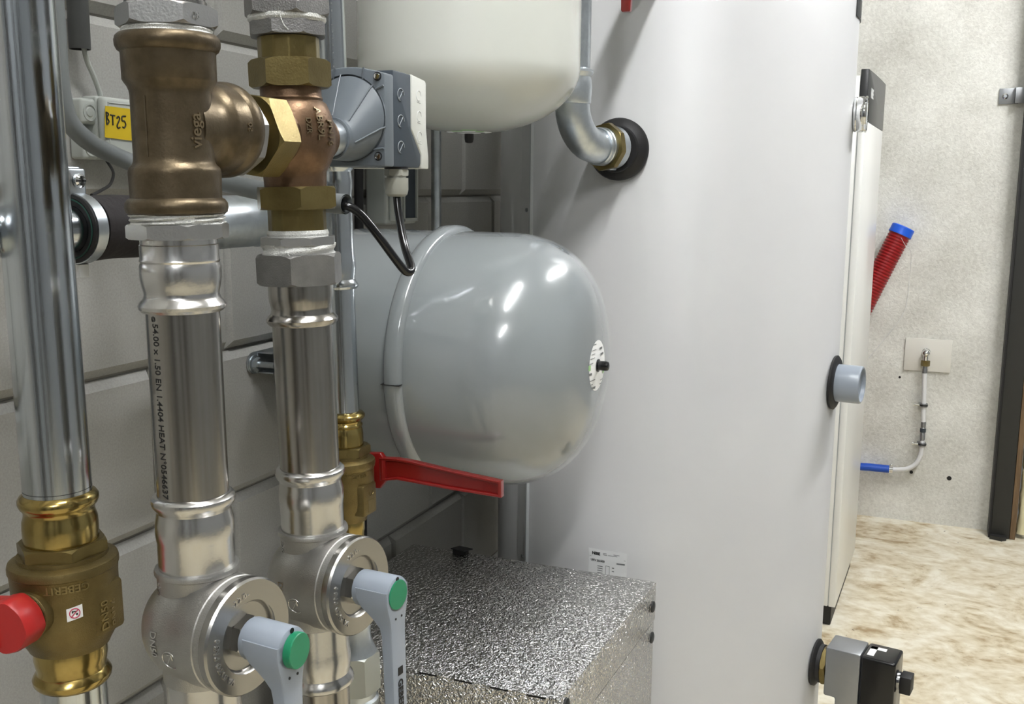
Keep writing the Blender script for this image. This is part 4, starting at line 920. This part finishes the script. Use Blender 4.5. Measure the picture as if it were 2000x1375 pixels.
# pipe and elbow entering the tank
def elbow():
    c = (0.349, 1.520)
    t = thing('pipe_elbow', 'galvanised pipe elbow with brass nut entering the white tank', 'fitting', (c[0], c[1], H + 0.06))
    out = (Vector((TX, TY)) - Vector(c)).normalized(); d = Vector((0.33, 0.94, -0.015)).normalized()
    R = 0.062; pts = [(0, 0, 0.14), (0, 0, 0.085)]
    rr = 0.0268; z0 = 0.066
    arc = []
    for k in range(13):
        a = k / 12 * PI / 2; arc.append(tuple(Vector((0, 0, z0)) + d * (R * (1 - math.cos(a))) + Vector((0, 0, -R * math.sin(a)))))
    MB().tube([(0, 0, 0.078)] + arc + [tuple(Vector(arc[-1]) + d * 0.008)], rr, 40, smooth=0).build('bend', 'galvanised', t)
    MB().lathe([(0.0272, 0.064), (0.0285, 0.066), (0.0288, 0.075), (0.0292, 0.078), (0.0298, 0.088), (0.0285, 0.100), (0.0275, 0.104), (0.0300, 0.107), (0.0318, 0.1105), (0.0312, 0.114), (0.0272, 0.1165)], None, 48).build('press_socket', 'galvanised', t)
    e = Vector(arc[-1]) + d * 0.004
    M = frame(e, d, (0, 0, 1))
    MB().lathe([(0.0285, 0.0), (0.0300, 0.002), (0.0300, 0.0075), (0.0285, 0.009), (0.0300, 0.011), (0.0300, 0.016), (0.028, 0.018)], M, 48).build('socket_rings', 'galvanised', t)
    MB().poly(0.0385, 0.016, 0.027, M, sides=8, rot=0.2).build('hex_nut', 'brass', t)
    MB().lathe([(0.034, 0.026), (0.0345, 0.030), (0.0335, 0.036), (0.034, 0.044)], M, 48).box((-0.036, -0.006, 0.028), (-0.030, 0.006, 0.046), M, bev=0.0015).build('threaded_bush', 'galvanised', t)
    # rosette on the tank
    ra = Vector((0.388, 1.65)) - Vector((TX, TY)); ra.normalize()
    o = Vector((TX + ra.x * (TR + 0.0044) - c[0], TY + ra.y * (TR + 0.0044) - c[1], 0.0005))
    Mr = frame(o, (ra.x, ra.y, 0), (0, 0, 1))
    MB().lathe([(0.030, -0.0035), (0.0500, -0.0030), (0.0505, 0.003), (0.0475, 0.009), (0.038, 0.016), (0.0365, 0.022), (0.025, 0.022)], Mr, 56).build('rubber_rosette', 'black_rubber', t)
    t = thing('steel_pipe', 'galvanised pipe rising beside the white vessel to the ceiling', 'pipe', (c[0], c[1], H + 0.165))
    MB().lathe([(0.0262, 0.0), (0.0262, ZC - H - 0.168)], None, 40).build('tube', 'galvanised', t)
elbow()
def top_lever():
    t = thing('ball_valve', 'valve above the frame whose red lever tip hangs over the tank', 'valve', (0.448, 1.46, H + 0.245))
    rr = [[(a * w_, b * h_, z) for a, b in ((-1, -.75), (-.7, -1), (.7, -1), (1, -.75), (1, .75), (.7, 1), (-.7, 1), (-1, .75))] for z, w_, h_ in ((0.0, 0.0055, 0.0045), (0.002, 0.0068, 0.0055), (0.09, 0.0085, 0.006), (0.12, 0.012, 0.006))]
    MB().rings(rr).build('lever', 'red', t, label='red lever tip')
    MB().lathe([(0.012, -0.008), (0.012, 0.02)], AY((0, 0, 0.125)), 24).build('stem', 'brass', t)
    MB().lathe([(0.022, 0.0), (0.026, 0.01), (0.026, 0.05), (0.022, 0.06), (0.022, 0.18)], AY((0, 0.012, 0.125)), 40).build('body', 'brass_cast', t)
top_lever()

# tank fittings on the room side: gauge, capped port, immersion thermostat
def tank_port(ang, z):
    r = Vector((math.cos(ang), math.sin(ang), 0)); o = Vector((TX, TY, z)) + r * TR
    return frame(o, r, (0, 0, 1)), r
A_ = lambda x, y: math.atan2(y - TY, x - TX)
def gauge():
    M, r = tank_port(A_(0.725, 1.985), H + 0.1330)
    t = thing('thermometer', 'round chrome thermometer on the upper side of the tank', 'gauge', M)
    MB().lathe([(0.030, 0.0006), (0.0315, 0.004), (0.0300, 0.006), (0.0315, 0.009), (0.0318, 0.016), (0.0300, 0.018), (0.0320, 0.0195), (0.0322, 0.0225), (0.0290, 0.0235)], None, 48, True, False).build('case', 'chrome', t)
    MB().lathe([(0.0288, 0.0222), (0.001, 0.0224)], None, 40, False, False).build('dial', 'paper', t)
gauge()
def cap():
    M, r = tank_port(A_(0.726, 1.935), H - 0.3505)
    t = thing('capped_port', 'grey plastic cap on a black rosette halfway up the tank', 'cap', M)
    MB().lathe([(0.030, 0.0004), (0.0495, 0.0004), (0.0500, 0.004), (0.046, 0.007), (0.036, 0.008)], None, 48).build('rosette', 'black_rubber', t)
    MB().lathe([(0.0345, 0.005), (0.0345, 0.048), (0.0335, 0.0505), (0.0315, 0.0515), (0.0300, 0.0505), (0.029, 0.044), (0.001, 0.044)], None, 56).build('cap', 'handle_plastic', t)
cap()
def thermostat():
    M, r = tank_port(A_(0.7235, 1.925), H - 0.893)
    t = thing('thermostat', 'immersion thermostat with metal body and black cover low on the tank', 'thermostat', M)
    # local: z outward, x up, y = z cross x
    MB().lathe([(0.030, 0.0004), (0.0440, 0.0004), (0.0445, 0.004), (0.041, 0.007), (0.036, 0.009), (0.036, 0.016), (0.025, 0.0165)], None, 48).build('rosette', 'black_rubber', t)
    MB().poly(0.0385, 0.0165, 0.0265, None, rot=0.35).build('hex_nut', 'brass', t)
    MB().prism([(0.050, 0.0265), (0.050, 0.0900), (-0.120, 0.0900), (-0.120, 0.048), (-0.046, 0.048), (-0.046, 0.0265)], -0.034, 0.034, Matrix(((1, 0, 0, 0), (0, 0, 1, 0), (0, 1, 0, 0), (0, 0, 0, 1))), bev=0.004).build('housing', 'steel_grey', t)
    c = MB().box((-0.118, -0.036, 0.0905), (0.049, 0.036, 0.152), bev=0.005, seg=3).build('cover', 'black_gloss', t)
    MB().box((0.0489, -0.020, 0.098), (0.0493, 0.022, 0.110)).box((0.0489, -0.020, 0.098), (0.0493, -0.008, 0.126)).build('cover_sticker', 'paper', c)
    MB().lathe([(0.0165, 0.1520), (0.0165, 0.1555), (0.0155, 0.156)], T(0.002, -0.004, 0), 28).build('knob_base', 'chrome', t)
    MB().box((-0.016, -0.020, 0.156), (0.017, 0.012, 0.176), bev=0.002).build('knob', 'black_rubber', t)
thermostat()

# ================================================================== STUCCO METAL BOX
def metal_box():
    zt = H - 0.65; x0, x1, y0, y1 = 0.03, 0.486, 1.158, 1.598
    t = thing('insulation_box', 'silver hammered aluminium box standing before the tank', 'box', T(x0, y0, 0.0))
    w_, l_ = x1 - x0, y1 - y0; sk = 0.014
    def quad_box(z0, z1, d=0.0):
        pts = [(d, d), (w_ - sk - d, d), (w_ - d, l_ - d), (d, l_ - d)]
        return pts
    lid = MB().prism(quad_box(0, 0), zt - 0.0660, zt, None, bev=0.0012).build('lid', 'stucco', t)
    MB().prism(quad_box(0, 0, 0.0015), 0.12, zt - 0.0690, None, bev=0.001).build('body', 'stucco', t)
    MB().prism(quad_box(0, 0, 0.006), zt - 0.0695, zt - 0.0655).build('lid_gap', 'ink', t)
    for x, y in ((0.03, 0.03), (w_ - 0.05, 0.03), (0.03, l_ - 0.03), (w_ - 0.05, l_ - 0.03)):
        MB().box((x - 0.015, y - 0.015, 0.001), (x + 0.015, y + 0.015, 0.121)).build('foot', 'dark_steel', t)
    nrm = Vector((l_, -sk, 0)).normalized()
    for q, z in ((0.955, zt - 0.036), (0.955, zt - 0.090), (0.045, zt - 0.016), (0.045, zt - 0.09)):
        o = Vector((w_ - sk + sk * q, l_ * q, z))
        MB().lathe([(0.0095, 0.0), (0.0095, 0.0022), (0.0070, 0.0036), (0.001, 0.0040)], frame(o, nrm), 24).build('rubber_plug', 'plug', t)
    for k in range(7):
        x = w_ - sk - 0.02 - k * 0.052; MB().box((x - 0.026, -0.0006, zt - 0.0026), (x, 0.0002, zt - 0.0006)).build('vent_slot', 'ink', t)
    MB().prism([(0.085, l_ - 0.018), (0.112, l_ - 0.022), (0.122, l_ - 0.004), (0.094, l_ + 0.0)], zt + 0.0085, zt + 0.0105, None).box((0.088, l_ - 0.016, zt - 0.0005), (0.114, l_ - 0.004, zt + 0.009)).build('rubber_clip', 'black_rubber', t)
    # flaps of torn foil and black tape at the pipe passage on the near face
    MB().prism([(0.17, zt - 0.004), (0.245, zt - 0.004), (0.245, zt - 0.055), (0.21, zt - 0.048), (0.19, zt - 0.060), (0.17, zt - 0.05)], 0.0, 0.004, Matrix(((1, 0, 0, 0), (0, 0, -1, -0.0006), (0, 1, 0, 0), (0, 0, 0, 1)))).build('foil_flap', 'stucco', t)
    MB().prism([(0.175, zt - 0.062), (0.235, zt - 0.07), (0.265, zt - 0.12), (0.17, zt - 0.12)], 0.0, 0.002, Matrix(((1, 0, 0, 0), (0, 0, -1, -0.0006), (0, 1, 0, 0), (0, 0, 0, 1)))).build('tape_patch', 'black_rubber', t)
metal_box()

# ================================================================== WHITE HEAT PUMP CABINET
def cabinet():
    x0, x1, y0, y1, zt = 0.07, 0.667, 3.30, 3.90, 1.753
    t = thing('heat_pump', 'white heat pump cabinet with black top band behind the tank', 'cabinet', T(x1, y0, 0) @ Matrix.Rotation(D(-2.0), 4, 'Z'))
    w_ = x1 - x0; l_ = y1 - y0
    MB().box((-w_, 0.0, 0.065), (-0.024, l_, 1.735), bev=0.002).build('side_body', 'cabinet', t)
    MB().box((-0.0245, 0.002, 0.068), (-0.021, l_ - 0.001, 1.60)).build('panel_gap', 'tank_trim', t)
    MB().box((-0.0215, -0.002, 0.065), (0.0, l_ - 0.006, zt - 0.1505), bev=0.003, seg=2).build('front_panel', 'cabinet', t)
    # black band, its upper edge bowed
    n = 10; out = [(0.0 - 0.002, zt - 0.15), (l_, zt - 0.15), (l_, zt + 0.010)] + [(l_ - l_ * k / n, zt + 0.010 - 0.010 * (k / n) ** 2) for k in range(1, n + 1)]
    b = MB().prism(out, -0.023, 0.0, AX(), bev=0.002).build('top_band', 'dark_panel', t)
    MB().text('NIBE', 0.040, planemap((0.0003, 0.09, zt - 0.075), (0, 1, 0), (0, 0, 1)), 0.03, 0.0004).build('band_print', 'paper_grey', b)
    MB().box((-w_ + 0.02, 0.004, 0.004), (-0.012, l_ - 0.02, 0.0655)).build('plinth', 'black_rubber', t)
cabinet()

# ================================================================== FAR WALL : water point, hoses, duct, door post
YW = YB
def water_point():
    t = thing('wall_plate', 'pale square plate on the far concrete wall behind the tap', 'plate', (0.893, YW, 0.722))
    MB().box((-0.090, -0.0100, -0.068), (0.090, -0.0006, 0.068), bev=0.0015).build('plate', 'plate', t)
    t = thing('tap_elbow', 'chrome tap connector on the pale wall plate', 'fitting', (0.886, YW - 0.0108, 0.735))
    MB().lathe([(0.017, 0.0), (0.016, 0.004), (0.011, 0.006), (0.011, 0.018)], frame((0, 0, 0), (0, -1, 0)), 24).lathe([(0.0005, -0.017), (0.010, -0.013), (0.0155, -0.006), (0.017, 0), (0.0155, 0.006), (0.010, 0.013), (0.0005, 0.017)], T(0, -0.026, 0), 24).lathe([(0.010, -0.032), (0.010, -0.008)], T(0, -0.026, 0), 20).build('body', 'chrome', t)
    MB().poly(0.0175, -0.054, -0.031, T(0, -0.026, 0)).build('hex_nut', 'brass', t)
    MB().lathe([(0.0095, -0.084), (0.0105, -0.080), (0.0095, -0.076), (0.0105, -0.070), (0.0090, -0.066), (0.0090, -0.054)], T(0, -0.026, 0), 20).build('hose_tail', 'steel_grey', t)
    Yh = YW - 0.036
    tag(MB().tube([(0.886, Yh, 0.652), (0.889, Yh, 0.58), (0.892, Yh, 0.50), (0.895, Yh, 0.445)], 0.0095, 14).build('white_hose', 'white_hose'), 'white hose hanging straight down from the tap connector', 'hose')
    t = thing('check_valve', 'slim metal hose connector with a dark ring between two clips', 'fitting', (0.896, Yh, 0.375))
    MB().lathe([(0.0085, -0.012), (0.0100, -0.002), (0.0100, 0.020), (0.0090, 0.022), (0.0105, 0.024), (0.0105, 0.026)], None, 20).build('lower_tail', 'steel_grey', t)
    MB().lathe([(0.0115, 0.026), (0.0120, 0.028), (0.0120, 0.040), (0.0115, 0.042)], None, 20).build('dark_ring', 'dark_plastic', t)
    MB().lathe([(0.0105, 0.042), (0.0105, 0.044), (0.0090, 0.046), (0.0100, 0.048), (0.0100, 0.066), (0.0085, 0.072)], None, 20).build('upper_tail', 'steel_grey', t)
    tag(MB().tube([(0.897, Yh, 0.366), (0.897, Yh, 0.340), (0.893, Yh, 0.300), (0.878, Yh, 0.262), (0.848, Yh, 0.238), (0.815, Yh, 0.230), (0.782, Yh, 0.2275)], 0.0095, 14).build('white_hose', 'white_hose'), 'white hose curving left near the floor to the blue hose', 'hose')
    for z, x, lab in ((0.516, 0.8915, 'metal pipe clip high on the white hose'), (0.349, 0.897, 'metal pipe clip low on the white hose')):
        t = thing('hose_clip', lab, 'clip', (x, Yh, z), 'hose clips on the far wall')
        MB().lathe([(0.0098, -0.007), (0.0150, -0.0078), (0.0158, -0.006), (0.0158, 0.006), (0.0150, 0.0078), (0.0098, 0.007)], None, 24, False, False).build('band', 'steel_grey', t)
        MB().lathe([(0.0160, -0.003), (0.0166, -0.003), (0.0166, 0.003), (0.0160, 0.003)], None, 24, False, False).build('rubber', 'black_rubber', t)
        MB().lathe([(0.0045, 0.0), (0.0045, 0.020), (0.0085, 0.021), (0.0085, 0.026)], frame((-0.012, 0, 0), (-1, 0, 0)), 14).build('screw', 'chrome', t)
        MB().box((-0.020, 0.006, -0.004), (0.004, 0.034, 0.004)).build('wall_foot', 'steel_grey', t)
    t = thing('blue_hose', 'blue hose lying along the far wall with a metal hose clamp', 'hose', (0.79, Yh, 0.2275))
    MB().tube([(0.0, 0, 0), (-0.06, 0, -0.001), (-0.12, 0.0, -0.002), (-0.30, 0.0, -0.02), (-0.42, 0.0, -0.12), (-0.45, 0.0, -0.19)], 0.0165, 18).build('tube', 'blue_hose', t)
    MB().lathe([(0.0168, -0.001), (0.0178, -0.001), (0.0178, 0.014), (0.0168, 0.014)], frame((-0.001, 0, 0), (-1, 0, 0)), 28, False, False).build('clamp_band', 'chrome', t)
    MB().box((-0.014, -0.006, 0.016), (-0.001, 0.010, 0.024), bev=0.002).build('clamp_screw', 'chrome', t)
water_point()
def duct():
    a = Vector((0.765, 4.475, H - 0.150)); b = Vector((0.53, 4.40, H - 0.72))
    d = (b - a).normalized()
    t = thing('red_duct', 'red corrugated cable duct with a blue cap leaning at the far wall', 'duct', frame(a, d))
    Lg = (b - a).length; pr = []; k = 0; zz = 0.03
    while zz < Lg:
        pr += [(0.0415, zz), (0.0440, zz + 0.003), (0.0440, zz + 0.0065), (0.0415, zz + 0.0095)]; zz += 0.0125
    MB().lathe(pr, None, 32).build('tube', 'red_duct', t, angle=20)
    c2 = MB().tube([tuple(d * 0 + Vector((0, 0, Lg - 0.01))), (0, 0, Lg + 0.02)], 0.042, 24, smooth=0)
    e = frame(a, d).inverted() @ Vector((0.46, 4.40, 0.03))
    p1 = frame(a, d).inverted() @ Vector((0.48, 4.39, H - 0.95))
    c2 = MB().tube([(0, 0, Lg - 0.02), (0, 0, Lg + 0.02), tuple(p1), tuple(e)], 0.0425, 24); c2.build('lower_tube', 'red_duct', t)
    MB().lathe([(0.0470, 0.034), (0.0475, 0.032), (0.0462, 0.028), (0.0462, 0.002), (0.0440, -0.001), (0.038, -0.002), (0.036, 0.0), (0.001, 0.0)], None, 40).build('cap', 'blue', t, label='blue end cap')
    tag(MB().tube([(0.760, 4.418, H - 0.190), (0.778, 4.416, H - 0.22), (0.80, 4.44, H - 0.25), (0.80, 4.54, H - 0.36), (0.79, 4.545, H - 0.50), (0.72, 4.547, H - 0.62), (0.64, 4.547, H - 0.74)], 0.0008, 6).build('pull_string', 'paper_grey'), 'thin pale pull string hanging from the red duct', 'string')
duct()
def door_post():
    t = tag(thing('door_frame', 'dark steel door post at the right edge of the far wall', 'door frame', (1.172, 4.455, 0.0)), None, None)
    MB().box((0.0, 0.0, 0.002), (0.0075, 0.085, 2.75)).build('flange', 'black_rubber', t)
    MB().box((0.0078, 0.004, 0.002), (0.078, 0.060, 2.75), bev=0.002).build('post', 'dark_steel', t)
    b = MB().box((-0.092, 0.086, H + 0.335), (-0.022, 0.0915, H + 0.395), bev=0.001).box((-0.040, 0.050, H + 0.335), (-0.002, 0.0545, H + 0.395), bev=0.001).box((-0.040, 0.050, H + 0.335), (-0.0355, 0.0915, H + 0.395), bev=0.001)
    b = b.build('bracket', 'steel_grey', t, label='small grey fixing bracket')
    MB().lathe([(0.011, 0.0), (0.011, 0.003), (0.006, 0.008)], frame((-0.070, 0.086, H + 0.365), (0, -1, 0)), 16).build('bolt', 'chrome', b)
    MB().prism([(0.005, 0.0), (0.045, -0.012), (0.066, 0.0), (0.062, 0.04), (0.01, 0.04)], 0.002, 0.016, T(0.0, -0.02, 0)).build('foot_plate', 'dark_steel', t)
    t = tag(MB().box((1.2515, 4.46, 0.002), (1.272, 4.53, 2.7), bev=0.001).build('wood_strip', 'wood'), 'raw wooden strip standing right beside the dark door post', 'plank')
    rr = []; rnd = random.Random(9)
    for k in range(110):
        z = 0.02 + k * 0.024
        rr.append([(1.296 + (0.017 + rnd.uniform(-.004, .004)) * math.cos(a) + rnd.uniform(-.003, .003), 4.50 + 0.02 * math.sin(a), z) for a in [2 * PI * i / 12 for i in range(12)]])
    tag(MB().rings(rr).build('foam_seal', 'foam_cream', angle=70), 'lumpy cream foam seal beside the wooden strip at the right edge', 'foam seal')
mat('foam_cream', rgb(222, 214, 176), 0, 0.6, 0.6, 60)
door_post()
for o in bpy.data.objects:
    if o.name.split('.')[0] in ('printed_rows', 'label_rows', 'printed_dots', 'label_print', 'ribs'): o['kind'] = 'stuff'
